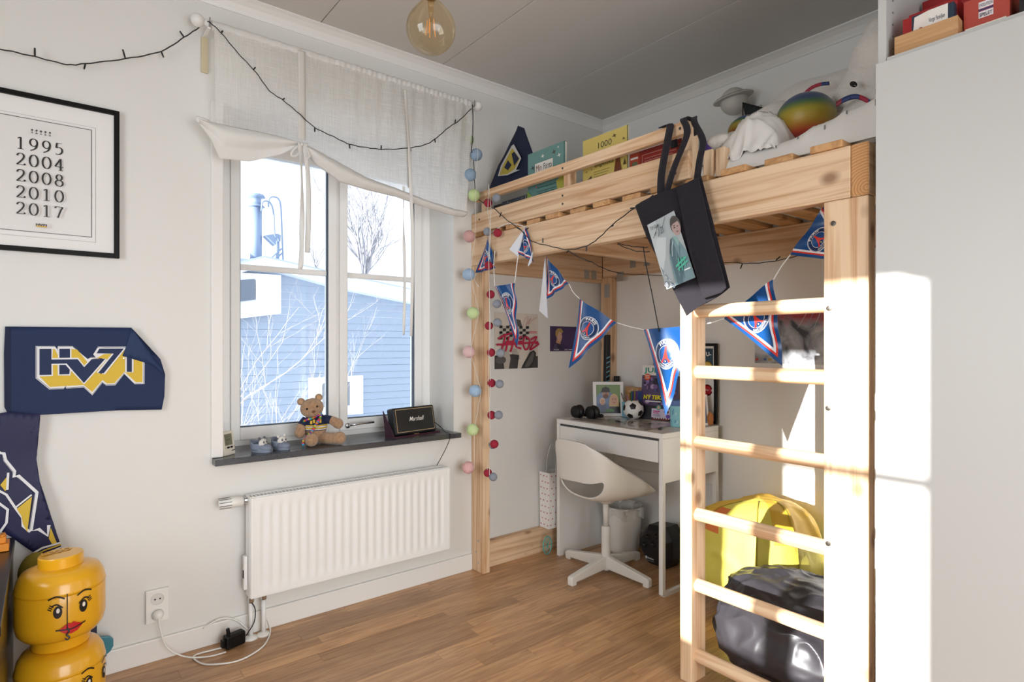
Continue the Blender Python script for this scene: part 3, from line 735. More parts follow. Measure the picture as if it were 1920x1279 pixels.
bx('back_rail', DW, (DX1-.016, DX1, DY0+.023, DY1-.023, .45, .7255), dk)
for z in (.655, .56): MB().lathe([(.003, 0), (.003, .001)], (DX0+.03, DY1-.0225, z), 8, Matrix.Rotation(PI/2, 4, 'X')).build('screw', CHROME, dk)

# ------------------------------------------------------------------ chair
CH = mat('#e9e5de', .4, name='chair_white')
ch = thing('desk_chair', 'white plastic shell swivel chair with four-star base at the desk', 'chair', (2.235, 2.045, 0))
cx, cy = 2.235, 2.045
for a in (0, PI/2, PI, -PI/2):
    M_ = RZ(a + math.radians(3), (cx, cy, 0)); b = MB(M_)
    P = [(.018, .085), (.018, .022), (.20, .0145), (.235, .0145), (.235, 0), (.267, 0), (.270, .006), (.270, .036), (.262, .044)]
    b.prism([(x, -.0155, z) for x, z in P], (0, .031, 0)).build('leg', CH, ch, bevel=.004)
MB().lathe([(.023, .015), (.023, .225), (.021, .235)], (cx, cy, 0), 24).build('column', CH, ch, smooth=False, angle=30)
MB().lathe([(.0145, .235), (.0145, .360)], (cx, cy, 0), 20).build('gas_lift', CH, ch, smooth=True)
MB().lathe([(.030, .352), (.045, .362), (.048, .372), (.06, .380)], (cx, cy, 0), 20).build('hub', CH, ch, smooth=True)
CP = crom([(.238, 0, .408), (.20, 0, .398), (.12, 0, .388), (.02, 0, .382), (-.08, 0, .384), (-.150, 0, .398), (-.185, 0, .425), (-.200, 0, .47), (-.208, 0, .53), (-.218, 0, .60), (-.228, 0, .655), (-.236, 0, .690)], 4)
RP = crom([(.215, .125, .412), (.17, .165, .430), (.10, .195, .468), (.03, .205, .510), (-.04, .205, .550), (-.09, .200, .578), (-.13, .192, .602), (-.16, .180, .625), (-.185, .165, .645), (-.205, .148, .660), (-.220, .125, .671), (-.231, .100, .682)], 4)
def pick(P, v):
    k = v*(len(P)-1); i = min(int(k), len(P)-2); return P[i].lerp(P[i+1], k-i)
def shell(u, v):
    s_ = 2*u-1; a = abs(s_); c_ = pick(CP, v); r_ = pick(RP, v)
    b_ = math.sin(a*PI/2)**1.0
    return V((c_.x + (r_.x-c_.x)*a**2.3, math.copysign(r_.y*b_, s_), c_.z + (r_.z-c_.z)*a**2.6))
M_ = RZ(math.radians(-4), (cx, cy, 0))
HU, HV, RU, RV = .45, .585, .29, .080
NUc, NVc = 72, 110
def hd(u, v): return math.hypot((u-HU)/RU, (v-HV)/RV)
def shell_s(u, v):      # grid points next to the lumbar opening are pulled onto its rim
    d = hd(u, v)
    if .80 < d < 1.0: u = HU+(u-HU)/d; v = HV+(v-HV)/d
    return shell(u, v)
def hole(u, v):
    a_, c_ = .5/NUc, .5/NVc
    return not all(hd(u+i_*a_, v+j_*c_) < 1.0 for i_ in (-1, 1) for j_ in (-1, 1))
b = MB(M_); b.grid(shell_s, NUc, NVc, hole)
b.build('seat_shell', CH, ch, smooth=True, solid=.007)

# ------------------------------------------------------------------ things on and under the desk
b = thing('waste_bin', 'white plastic waste bin with clear liner under the desk', 'waste bin', (2.575, 2.175, 0))
bc = (2.535, 2.19, 0)
b.location = bc
prof = [(.0, .002), (.078, .002), (.084, .02), (.1045, .245), (.107, .262), (.1085, .262), (.106, .245), (.101, .245), (.082, .02), (.0, .01)]
MB().lathe(prof, bc, 40).build('bucket', mat('#ece9e3', .45), b, smooth=True)
LN = mat('#f2f0ec', .25, alpha=.6, bump=.6, bscale=60)
q = MB(); rnd = random.Random(2); ph = [rnd.uniform(0, 6) for _ in range(6)]
def liner(u, v):
    a = 2*PI*u; r = .1095 + .0035*math.sin(9*a+ph[0]) + .0025*math.sin(17*a+ph[1]); 
    if v < .6: z = .262 - (.6-v)/.6*(.055 + .015*math.sin(5*a+ph[2])); r += .002*math.sin(23*a)
    else: t_ = (v-.6)/.4; r -= .008 + t_*.014; z = .266 - t_*.12
    return V((bc[0]+r*math.cos(a), bc[1]+r*math.sin(a), z))
q.grid(liner, 80, 12).build('liner', LN, b, smooth=True)
ob = MB(); rnd = random.Random(9)
for k in range(7): ob.box(bc[0]-.05+rnd.random()*.08, bc[0]+.0+rnd.random()*.05, bc[1]-.04+rnd.random()*.05, bc[1]+rnd.random()*.05, .18+k*.006, .186+k*.006)
ob.build('rubbish', mat('#3a3630', .8), b)
MB().tube([(bc[0]+.112, bc[1], .24), (bc[0]-.0, bc[1]+.112, .24)], .002, 6)
b = thing('plastic_bottle', 'empty translucent white plastic bottle beside the waste bin', 'bottle', (2.56, 2.318, 0))
MB().lathe([(0, .002), (.030, .002), (.033, .01), (.033, .14), (.031, .165), (.015, .19), (.013, .2)], (2.56, 2.316, 0), 24).build('body', mat('#dfe3e6', .3, alpha=.75), b, smooth=True)
MB().lathe([(.0155, .2), (.0155, .222), (0, .223)], (2.56, 2.316, 0), 20).build('cap', PLAST, b, smooth=False)
# faceted black party speaker
sp_ = thing('party_speaker', 'black faceted loudspeaker cube on the floor under the desk', 'loudspeaker', (2.565, 1.93, 0))
F0 = [(0, 1.874, .0), (0, 1.985, .0), (0, 2.05, .085), (0, 2.045, .13), (0, 1.985, .205), (0, 1.875, .215), (0, 1.836, .15), (0, 1.836, .05)]
b = MB(); FA = [(2.505, y, z) for _, y, z in F0]; ce = V((2.5, 1.94, .11))
FBk = [(2.60, y, z) for _, y, z in F0]
FF = [tuple(V((2.475, 0, 0)) + V((0, ce.y + (y-ce.y)*.78, ce.z + (z-ce.z)*.78))) for _, y, z in F0]
for P in (FF, FA, FBk): b.v += [V(p) for p in P]
n8 = 8
b.f = [list(range(8))] + [(i, (i+1) % 8, 8+(i+1) % 8, 8+i) for i in range(8)] + [(8+i, 8+(i+1) % 8, 16+(i+1) % 8, 16+i) for i in range(8)] + [list(range(16, 24))]; b.m = [0]*len(b.f)
b.build('cabinet', mat('#1a191b', .4), sp_, bevel=.002)
for r_, y_, z_ in ((.017, 1.97, .15), (.017, 1.915, .165), (.017, 1.99, .105), (.017, 1.935, .12), (.017, 1.885, .13)):
    MB().lathe([(r_, 0), (r_*.9, .003), (r_*.6, -.001), (0, .001)], (2.4735, y_, z_), 20, Matrix.Rotation(-PI/2, 4, 'Y')).build('driver', mat('#0c0c0d', .3), sp_, smooth=True)
a = Art((2.4745, 2.0, 0), (0, -1, 0), (0, 0, 1), N=(-1, 0, 0)); a.rect(.015, .026, .034, .047, '#d9dadc'); a.text('Sharkoo', .029, .036, .009, '#d9dadc', bold=.03); a.rect(.02, .07, .027, .029, '#9c9d9f'); a.build('print', sp_)
# paper gift bag with hearts, wedged between desk and wall on the foot beam
gb = thing('gift_bag', 'white paper gift bag with small red hearts beside the desk', 'gift bag', (2.255, 2.445, .136))
x0, x1, y0, y1, z0, z1 = 2.175, 2.36, 2.402, 2.486, .137, .447
q = MB(); q.add([(x0, y0+.01, z0), (x1, y0+.01, z0), (x1, y1, z0), (x0, y1, z0), (x0-.004, y0, z1), (x1, y0, z1), (x1, y1, z1+.0), (x0-.004, y1, z1)], [(3,2,1,0), (0,1,5,4), (1,2,6,5), (2,3,7,6), (3,0,4,7)]).build('bag', mat('#f3efec', .7), gb, solid=.0012)
def heart(a, u, v, s_, col='#b3293a'):
    P = []
    for k in range(20):
        t_ = 2*PI*k/20; P.append((u + s_*16*math.sin(t_)**3/17, v + s_*(13*math.cos(t_)-5*math.cos(2*t_)-2*math.cos(3*t_)-math.cos(4*t_))/17))
    a.poly(P, col)
a = Art((x0-.0005, y1, z0), (0, -1, 0), (-.012, 0, 1), N=(-1, 0, -.02)); rnd = random.Random(4)
for i in range(3):
    for j in range(9): heart(a, .012 + i*.028 + (j % 2)*.012 + rnd.uniform(-.003, .003), .02 + j*.034, .0046)
tag(a.build('heart_print', gb), kind='stuff')
a = Art((x0, y0+.01, z0), (1, 0, 0), (0, -.032, 1), N=(0, -1, -.03))
for i in range(6):
    for j in range(9): heart(a, .012 + i*.03 + (j % 2)*.014 + rnd.uniform(-.004, .004), .02 + j*.034, .0046)
tag(a.build('heart_print', gb), kind='stuff')
for yy in (y0+.002, y1-.004):
    MB().tube(crom([(x0+.045, yy, z1-.02), (x0+.05, yy-.001, z1+.07), (x0+.085, yy-.002, z1+.145), (x0+.125, yy-.001, z1+.07), (x0+.13, yy, z1-.02)], 6), .0018, 6).build('handle', mat('#efece8', .6), gb, smooth=True)
tw = thing('teal_ring_toy', 'round turquoise plastic ring toy standing on the floor behind the desk leg', 'toy', (2.155, 2.412, 0))
q = MB(); c_ = V((2.165, 2.412, .052)); q.tube([c_ + V((0, .0, 0)) + V((.030*math.cos(k*PI/14), .0, .049*math.sin(k*PI/14))) for k in range(29)], .003, 6)
for k in range(8): a_ = k*PI/4; q.tube([c_, c_ + V((.029*math.cos(a_), 0, .048*math.sin(a_)))], .0018, 5)
q.build('wheel', mat('#5fb3ac', .45), tw, smooth=True)
# black over-ear headphones
hp = thing('headphones', 'black over-ear headphones lying on the desk corner', 'headphones', (2.33, 2.27, .75))
HB_ = mat('#151415', .42)
for c_, rr in (((2.300, 2.300, .789), (.027, .032, .038)), ((2.335, 2.225, .789), (.024, .041, .038))):
    q = MB(); q.ball(c_, rr, 24, 14).build('ear_cup', HB_, hp, smooth=True)
    q = MB(); q.lathe([(.030, 0), (.034, .004), (.032, .010), (.0, .012)], (c_[0]-.026, c_[1], c_[2]), 24, Matrix.Rotation(-PI/2, 4, 'Y')); q.build('cushion', mat('#0e0e0f', .7), hp, smooth=True)
MB().tube(crom([(2.31, 2.325, .775), (2.355, 2.322, .765), (2.385, 2.265, .763), (2.378, 2.205, .766), (2.35, 2.185, .775)], 6), .009, 8).build('headband', HB_, hp, smooth=True)
# family photo in white frame
def local_frame(origin, right, tilt=0):
    """matrix: local x = right, local z = up (tilted back), local y = into the thing"""
    r = V(right).normalized(); n_ = V((0, 0, 1)).cross(r).normalized()
    M_ = Matrix((( r.x, n_.x, 0, origin[0]), (r.y, n_.y, 0, origin[1]), (0, 0, 1, origin[2]), (0, 0, 0, 1)))
    return M_ @ Matrix.Rotation(-tilt, 4, 'X')
def mart(M_, **k):
    o_ = M_ @ V((0,0,0)); return Art(o_, (M_ @ V((1,0,0))) - o_, (M_ @ V((0,0,1))) - o_, N=o_ - (M_ @ V((0,1,0))), **k)
def face(a, u, v, s_, skin='#d9a78c', hair='#7a5a3c', look=0, cap=None, beard=None, hairlen=0):
    a.ell(u, v+s_*.12, s_*.60, s_*.78, hair) if not cap else None
    if hairlen: a.poly([(u-s_*.62, v+s_*.3), (u-s_*.72, v-s_*hairlen), (u+s_*.72, v-s_*hairlen), (u+s_*.62, v+s_*.3)], hair)
    a.ell(u, v, s_*.48, s_*.64, skin)
    if beard: a.ell(u, v-s_*.36, s_*.40, s_*.30, beard)
    for k in (-1, 1): a.ell(u+k*s_*.19+look, v+s_*.08, s_*.07, s_*.045, '#3a2a24'); a.line([(u+k*s_*.10+look, v+s_*.22), (u+k*s_*.30+look, v+s_*.2)], s_*.05, '#5f4636')
    a.line([(u+look, v+s_*.05), (u+s_*.05+look, v-s_*.12)], s_*.04, '#b98468'); a.line([(u-s_*.15, v-s_*.30), (u, v-s_*.36), (u+s_*.17, v-s_*.29)], s_*.07, '#a04f48', smooth=3)
    if cap: a.poly([(u-s_*.62, v+s_*.28), (u-s_*.5, v+s_*.8), (u, v+s_*1.0), (u+s_*.5, v+s_*.8), (u+s_*.62, v+s_*.28)], cap); a.poly([(u-s_*.85, v+s_*.2), (u-s_*.6, v+s_*.38), (u+s_*.6, v+s_*.38), (u+s_*.5, v+s_*.22)], cap)
M_ = local_frame((2.412, 2.300, .752), (.152, -.118, 0), .12)
pf = thing('photo_frame', 'white photo frame with a family portrait on the desk', 'photo frame', (2.48, 2.26, .751))
q = MB(M_)
w_, h_ = .172, .196
for d in ((0, .018, 0, .014, 0, h_), (w_-.018, w_, 0, .014, 0, h_), (.018, w_-.018, 0, .014, 0, .018), (.018, w_-.018, 0, .014, h_-.018, h_)): q.box(*d)
q.build('frame', FRAMEW, pf, bevel=.001)
MB(M_).box(.017, w_-.017, .008, .011, .017, h_-.017).build('backing', mat('#b3b0a8', .6), pf)
MB(M_).box(.07, .10, .012, .016, .0, .12).build('stand', mat('#b3b0a8', .6), pf)
a = mart(M_, base=-.0078)
a.rect(.018, .154, .018, .178, '#7f9a63'); a.rect(.018, .154, .018, .10, '#6c8452'); a.ell(.07, .09, .052, .055, '#7d93b8'); a.rect(.020, .10, .018, .07, '#6d84ab')
face(a, .072, .128, .040, cap='#23201f', beard='#6b4a34'); a.ring(.064, .132, .009, .0016, '#222'); a.ring(.082, .132, .009, .0016, '#222')
a.poly([(.085, .018), (.095, .07), (.15, .08), (.154, .018)], '#2b2b33'); face(a, .118, .092, .040, hair='#d8bb86', hairlen=.9); a.ell(.05, .048, .024, .034, '#5d6f95'); face(a, .052, .082, .026, hair='#e3c9a4'); a.ell(.092, .032, .026, .012, '#4f8b4e'); a.rect(.018, .154, .018, .026, '#2c3348')
a.build('photo', pf, rough=.3)
# football pencil pot
fp = thing('football_pencil_pot', 'football shaped pencil pot in front of the magazine', 'pencil pot', (2.50, 2.085, .752))
fc = V((2.50, 2.088, .807))
q = MB(); q.ball(fc, .054, 32, 20)
q.f = [f for f in q.f if sum((q.v[i].z for i in f))/len(f) < fc.z+.046]; q.m = [0]*len(q.f)
q.build('ball', mat('#f2f0ec', .3), fp, smooth=True, solid=.002)
phi = (1+5**.5)/2
ico = [V(p).normalized() for p in [(0,1,phi),(0,-1,phi),(0,1,-phi),(0,-1,-phi),(1,phi,0),(-1,phi,0),(1,-phi,0),(-1,-phi,0),(phi,0,1),(-phi,0,1),(phi,0,-1),(-phi,0,-1)]]
R_ = Matrix.Rotation(.35, 3, 'X') @ Matrix.Rotation(.5, 3, 'Z')
for d in ico:
    d = R_ @ d
    if d.z > .72: continue
    e1 = d.orthogonal().normalized(); e2 = d.cross(e1); P = [(fc + (d + (e1*math.cos(2*PI*k/5) + e2*math.sin(2*PI*k/5))*.36).normalized()*.0566) for k in range(5)]
    q = MB(); q.add([fc + d*.0572] + P, [(0, 1+k, 1+(k+1) % 5) for k in range(5)]).build('patch', mat('#171616', .35), fp)
pens = [('#d8b23c',.012,.005),('#8a5a2e',-.02,.01),('#2f3d8f',-.008,-.01),('#b0358a',.004,.016),('#1f6a44',-.035,-.015),('#22222a',.0,.0),('#c64a2a',.02,-.006),('#6a2f7a',.008,-.02),('#35589f',.024,.012),('#7a3a22',-.012,.02)]
rnd = random.Random(6)
for k, (c_, dx, dy) in enumerate(pens):
    p0 = fc + V((dx*.6, dy*.6, -.03)); dr = V((dx*2.2+rnd.uniform(-.1,.1), dy*2.6+.25*(dy), 1)).normalized(); L_ = .125+rnd.uniform(-.012, .012)
    t_ = thing('colouring_pencil', ['yellow','brown','dark blue','magenta','green leaning','black','orange red','purple','mid blue','dark brown'][k] + ' colouring pencil in the football pencil pot', 'pencil', tuple(p0), 'pencils in the football pot')
    MB().tube([p0, p0+dr*L_], .0034, 6).build('barrel', mat(c_, .4), t_); MB().tube([p0+dr*L_, p0+dr*(L_+.010)], [.0034, .0012], 6).build('sharpened_tip', mat('#d9b48a', .6), t_)
# sports magazine, standing behind the pot
M_ = local_frame((2.555, 2.085, .752), (.05, -.215, 0), .10)
mg = thing('magazine', 'youth magazine with teal headline leaning at the back of the desk', 'magazine', (2.58, 2.0, .752))
MB(M_).box(0, .215, 0, .004, 0, .293).build('pages', mat('#efece7', .5), mg)
a = mart(M_); rnd = random.Random(8)
a.rect(0, .215, 0, .293, '#efedea'); a.text('JUNIOR', .010, .245, .035, '#3f9b86', w=.195, bold=.03)
a.rect(0, .215, .07, .238, '#5b4a6e')
for k in range(46):
    u, v_ = rnd.uniform(.012, .2), rnd.uniform(.085, .225); a.ell(u, v_, rnd.uniform(.006, .016), rnd.uniform(.005, .014), rnd.choice(['#7a5c92','#9a7fb5','#3c3550','#b79ac0','#52608a','#2a2638','#c9a6b6','#8d6b8f']), 8, rnd.random()*3)
a.ell(.036, .228, .019, .018, '#d9532c', 20)
for k in range(3): a.rect(.024, .048, .220+k*.007, .223+k*.007, '#f5d9c9')
a.rect(0, .215, .0, .075, '#2c2b33'); a.text('NY TEKNIK', .018, .108, .023, '#e8d62f', bold=.05, shear=.15); a.rect(.03, .12, .094, .100, '#e9e7e4')
a.rect(.07, .205, .012, .060, '#dfd3ea'); a.rect(.078, .118, .043, .049, '#c43a8b'); a.rect(.078, .112, .034, .039, '#c43a8b')
for k in range(3): a.rect(.078, .12, .018+k*.005, .0205+k*.005, '#8c86a0')
a.ell(.11, .066, .014, .013, '#4fa88f', 20); a.ell(.11, .066, .007, .009, '#d9b49a', 14); a.ell(.155, .045, .014, .008, '#5a2f2f', 12); a.ell(.165, .022, .013, .010, '#7d4fb0', 12)
for k in range(14): a.ell(.08+k*.007, .004+(k % 2)*.005, .0038, .0036, ['#b3202a', '#f1ebe6'][k % 2], 8)
a.build('cover_print', mg, rough=.25)
# storage cups and jars
q = thing('blue_pen_cup', 'light blue square pen cup with stationery behind the football pot', 'pen cup', (2.56, 2.17, .752))
bx('cup', mat('#7fb9cf', .4), (2.535, 2.59, 2.142, 2.200, .752, .835), q); MB().tube([(2.555, 2.185, .80), (2.53, 2.20, .885)], .003, 6).build('scissors_blade', CHROME, q); MB().tube([(2.56, 2.165, .80), (2.55, 2.175, .87)], .004, 6).build('pink_pen', mat('#c98aa5', .5), q)
bx('cup', mat('#31589c', .4), (2.56, 2.60, 2.085, 2.138, .752, .90), q); bx('organizer_edge', wood('Y', '#cfa06e', '#b5854f', False), (2.60, 2.64, 2.10, 2.23, .752, .915), q)
q = thing('patterned_tumbler', 'tall turquoise tumbler with white pattern beside the ladder rail', 'tumbler', (2.43, 1.785, .752))
MB().lathe([(0, 0), (.030, 0), (.034, .10), (.034, .125), (0, .125)], (2.452, 1.774, .7515), 24).build('body', mat('#8fcfdb', .4), q, smooth=False)
MB().lathe([(.0345, .103), (.036, .108), (.036, .128), (.02, .135), (0, .135)], (2.452, 1.774, .7515), 24).build('lid', mat('#5a78b5', .4), q)
rnd = random.Random(12); a = Art((2.452-.0345, 1.81, .7515), (0, -1, 0), (0, 0, 1), N=(-1, 0, 0), fn=lambda u, v_: V((2.452-.0343*math.cos((u-.035)/.034), 1.774-.0343*math.sin((u-.035)/.034), .7515+v_)), maxlen=.02)
for k in range(9): u, v_ = rnd.uniform(.0, .07), rnd.uniform(.01, .09); a.line([(u, v_), (u+.006, v_+.008), (u+.002, v_+.014)], .002, rnd.choice(['#f2f5f5', '#2b5fa8']), smooth=3)
a.build('print', q)
# red-spined book and glossy dark card beside the magazine
q = thing('red_spined_book', 'dark red book standing upright behind the magazine', 'book', (2.62, 1.93, .752)); bx('cover', mat('#7d1f2c', .5), (2.634, 2.651, 1.83, 2.06, .752, 1.062), q); bx('pages', mat('#e9e4da', .7), (2.637, 2.648, 1.826, 1.8298, .755, 1.058), q)
q = thing('starry_folder', 'dark speckled folder standing beside the red book', 'folder', (2.60, 1.80, .752)); bx('cover', mat('#2c3038', .4), (2.60, 2.603, 1.776, 1.822, .752, 1.02), q)
# desk pad with pictures
M_ = Matrix.Translation((0, 0, .7506)) ; dp = thing('desk_pad', 'glossy printed desk pad on the desk top', 'desk pad', (2.40, 2.0, .7506))
P = [(2.215, 1.775), (2.50, 1.800), (2.505, 2.19), (2.225, 2.30)]
MB().prism([(x, y, .7506) for x, y in P], (0, 0, .0028)).build('pad', mat('#a89a8e', .12), dp)
a = Art((2.2, 1.76, .7534), (1, 0, 0), (0, 1, 0), N=(0, 0, 1), base=.0003); rnd = random.Random(14)
a.poly([(.02, .03), (.295, .05), (.30, .42), (.03, .525)], '#cdc6bf')
for k in range(26): a.ell(rnd.uniform(.05, .28), rnd.uniform(.10, .42), rnd.uniform(.006, .02), rnd.uniform(.006, .022), rnd.choice(['#26262a', '#4a4a4e', '#e6e0d8', '#8b8b8d', '#1c1c1f']), 7, rnd.random()*3)
a.build('print', dp, rough=.12)
q = thing('penknife', 'small black and silver penknife lying on the desk pad edge', 'knife', (2.30, 1.745, .7505)); M_ = RZ(.5, (2.29, 1.745, .7505)); MB(M_).box(0, .05, 0, .014, .0, .010).build('handle', mat('#1b1b1c', .3), q, bevel=.003); MB(M_).box(.05, .085, .003, .008, .003, .006).build('blade', CHROME, q)
# framed picture leaning, seen from its edge, wedge and wall frame behind the ladder rail
q = thing('leaning_white_frame', 'thin white frame leaning back on the right end of the desk', 'photo frame', (2.57, 1.69, .752))
M_ = local_frame((2.545, 1.735, .752), (.06, -.045, 0), .20); MB(M_).box(0, .075, 0, .012, 0, .155).build('frame', FRAMEW, q, bevel=.001); MB(M_).box(.010, .065, -.0012, 0, .012, .143).build('picture', mat('#5f6f92', .2), q)
q = thing('wooden_wedge', 'small orange-brown wooden stand block behind the white frame', 'stand', (2.61, 1.70, .752)); MB().prism([(2.60, 1.69, .752), (2.64, 1.69, .752), (2.64, 1.69, .80), (2.615, 1.69, .82), (2.60, 1.69, .79)], (0, .03, 0)).build('block', mat('#c07a3e', .6), q)
q = thing('black_framed_poster', 'black framed picture standing on the desk against the wall', 'picture frame', (2.68, 1.80, .752))
y0, y1 = 1.690, 1.925
for d in ((2.664, 2.682, y0, y0+.014, .752, 1.163), (2.664, 2.682, y1-.014, y1, .752, 1.163), (2.664, 2.682, y0+.014, y1-.014, 1.149, 1.163), (2.664, 2.682, y0+.014, y1-.014, .752, .766)): bx('frame', BLACK, d, q)
bx('backing', mat('#e9e7e2', .5), (2.672, 2.68, y0+.014, y1-.014, .766, 1.149), q, bevel=0)
a = Art((2.672, y1, .752), (0, -1, 0), (0, 0, 1), N=(-1, 0, 0)); W_ = y1-y0
a.rect(.022, W_-.022, .26, .385, '#2f4a5a'); a.text('U-', W_-.062, .345, .022, '#f3f1ec', bold=.03)
def star(a, u, v_, r_, col, n_=11):
    a.poly([(u + (r_ if k % 2 else r_*.68)*math.cos(PI*k/n_), v_ + (r_ if k % 2 else r_*.68)*math.sin(PI*k/n_)) for k in range(2*n_)], col)
star(a, W_-.052, .295, .026, '#e0b44a'); a.text('+3', W_-.052, .289, .011, '#7c4a1a', center=True); star(a, W_-.055, .17, .030, '#b3272e'); a.text('Ny!', W_-.055, .164, .012, '#f4e9e2', center=True)
a.build('print', q, rough=.2)
# hockey stick leaning in the corner
hs = thing('hockey_stick', 'black taped hockey stick leaning in the corner behind the desk', 'hockey stick', (2.60, 2.30, .0))
p0, p1 = V((2.600, 2.398, .03)), V((2.636, 2.402, 1.215)); sd = (p1-p0)
SM = Matrix.Translation(p0) @ sd.to_track_quat('Z', 'Y').to_matrix().to_4x4()
MB(SM).box(-.012, .012, -.018, .018, 0, sd.length).build('shaft', mat('#161517', .45), hs, bevel=.003)
for k in range(6):
    q = MB(SM); z_ = .90 + k*.028; q.add([(-.0128, .0185, z_), (-.0128, -.0185, z_+.012), (-.0128, -.0185, z_+.020), (-.0128, .0185, z_+.008)], [(0, 1, 2, 3)]).build('tape_stripe', mat('#77b5cf', .5), hs, solid=.0006)
MB().prism([(2.59, 2.388, .002), (2.38, 2.388, .002), (2.36, 2.388, .03), (2.38, 2.388, .06), (2.61, 2.388, .055)], (0, .012, 0)).build('blade', mat('#161517', .45), hs)
q = thing('black_knob_stick', 'short black capped stick end showing beside the hockey stick', 'stick', (2.675, 2.362, .0))
MB().tube([(2.675, 2.362, 0), (2.675, 2.362, .925)], .012, 12).build('shaft', mat('#2a2422', .5), q); MB().tube([(2.675, 2.362, .925), (2.675, 2.362, .968)], .017, 14).build('cap', mat('#161517', .6), q)

# ------------------------------------------------------------------ wall socket, adapter, cables
so = thing('wall_socket', 'white double wall socket low on the wall with one plug', 'wall socket', (.32, 2.498, .14))
z0_, z1_ = .142, .262
bx('plate', PLAST, (.284, .358, 2.487, 2.5025, z0_, z1_), so, bevel=.003)
for zz in (.228, .172):
    MB().lathe([(.021, 0), (.021, .002), (.0195, .002), (.019, .0004), (0, .0004)], (.321, 2.4868, zz), 24, Matrix.Rotation(PI/2, 4, 'X')).build('outlet', mat('#dcdad4', .5), so, smooth=False)
for dx in (-.008, .008): MB().lathe([(.003, 0), (.003, .0015)], (.321+dx, 2.4866, .228), 8, Matrix.Rotation(PI/2, 4, 'X')).build('pin_hole', mat('#333', .8), so)
pl = thing('power_plug', 'white round plug with cable in the lower wall outlet', 'plug', (.321, 2.47, .172))
MB().lathe([(.018, 0), (.018, .010), (.013, .022), (.006, .026)], (.321, 2.486, .172), 20, Matrix.Rotation(PI/2, 4, 'X')).build('plug_body', PLAST, pl, smooth=True)
MB().tube(crom([(.322, 2.462, .168), (.325, 2.455, .13), (.345, 2.445, .06), (.40, 2.43, .015), (.47, 2.40, .004), (.53, 2.39, .006)], 6), .0028, 6).build('cable', PLAST, pl, smooth=True)
ad = thing('power_adapter', 'black power adapter lying by the radiator pipes', 'adapter', (.57, 2.42, .0))
M_ = RZ(.25, (.535, 2.40, .003)); MB(M_).box(0, .075, 0, .035, 0, .05).build('body', BLACK, ad, bevel=.006); MB(M_).tube([(.015, .017, .05), (.012, .017, .075)], .007, 8).build('prong_cap', BLACK, ad); MB(M_).box(-.012, .0, .008, .027, .01, .04).build('end', BLACK, ad, bevel=.003)
MB().tube(crom([(.61, 2.425, .03), (.64, 2.43, .07), (.645, 2.435, .12), (.63, 2.445, .15)], 6), .002, 6).build('cable', BLACK, ad, smooth=True)
cb = MB(); cb.tube(crom([(.47, 2.488, .075), (.53, 2.485, .095), (.58, 2.48, .08), (.62, 2.47, .04), (.64, 2.45, .006), (.58, 2.43, .004), (.50, 2.44, .004), (.435, 2.44, .004), (.43, 2.40, .004), (.46, 2.34, .004), (.55, 2.30, .004), (.64, 2.34, .004), (.69, 2.41, .004), (.712, 2.47, .012), (.70, 2.483, .05), (.685, 2.484, .02)], 6), .0032, 6)
tag(cb.build('white_cable', PLAST, smooth=True), 'white cable looping over the floor around the radiator pipes', 'cable')

# ------------------------------------------------------------------ left corner: black bench, yellow heads, skateboard
bn = thing('black_bench', 'glossy black low cabinet at the left edge of the room', 'cabinet', (-.4, 2.05, 0))
BL2 = mat('#18130f', .25)
bx('top', BL2, (-.75, -.076, 1.70, 2.46, .520, .543), bn); bx('side', BL2, (-.10, -.080, 1.71, 2.45, 0, .5195), bn); bx('side', BL2, (-.74, -.718, 1.71, 2.45, 0, .5195), bn); bx('front', BL2, (-.717, -.101, 1.72, 1.738, 0.02, .5195), bn); bx('back', BL2, (-.717, -.101, 2.43, 2.448, 0.02, .5195), bn)
ot = thing('orange_toy_block', 'small orange plastic toy on the black cabinet top', 'toy', (-.13, 2.35, .544))
bx('body', mat('#e08a24', .4), (-.155, -.085, 2.30, 2.36, .544, .566), ot, bevel=.002); bx('body_top', mat('#e08a24', .4), (-.145, -.092, 2.31, 2.35, .5665, .585), ot, bevel=.002); bx('clip', mat('#9a948c', .4), (-.125, -.110, 2.315, 2.34, .586, .600), ot)
for k in range(2): MB().lathe([(.006, 0), (.006, .005)], (-.100, 2.32+k*.02, .5855), 10).build('stud', mat('#e08a24', .4), ot)
YL = mat('#e9ab1c', .28, coat=.3, name='glossy_yellow_plastic')
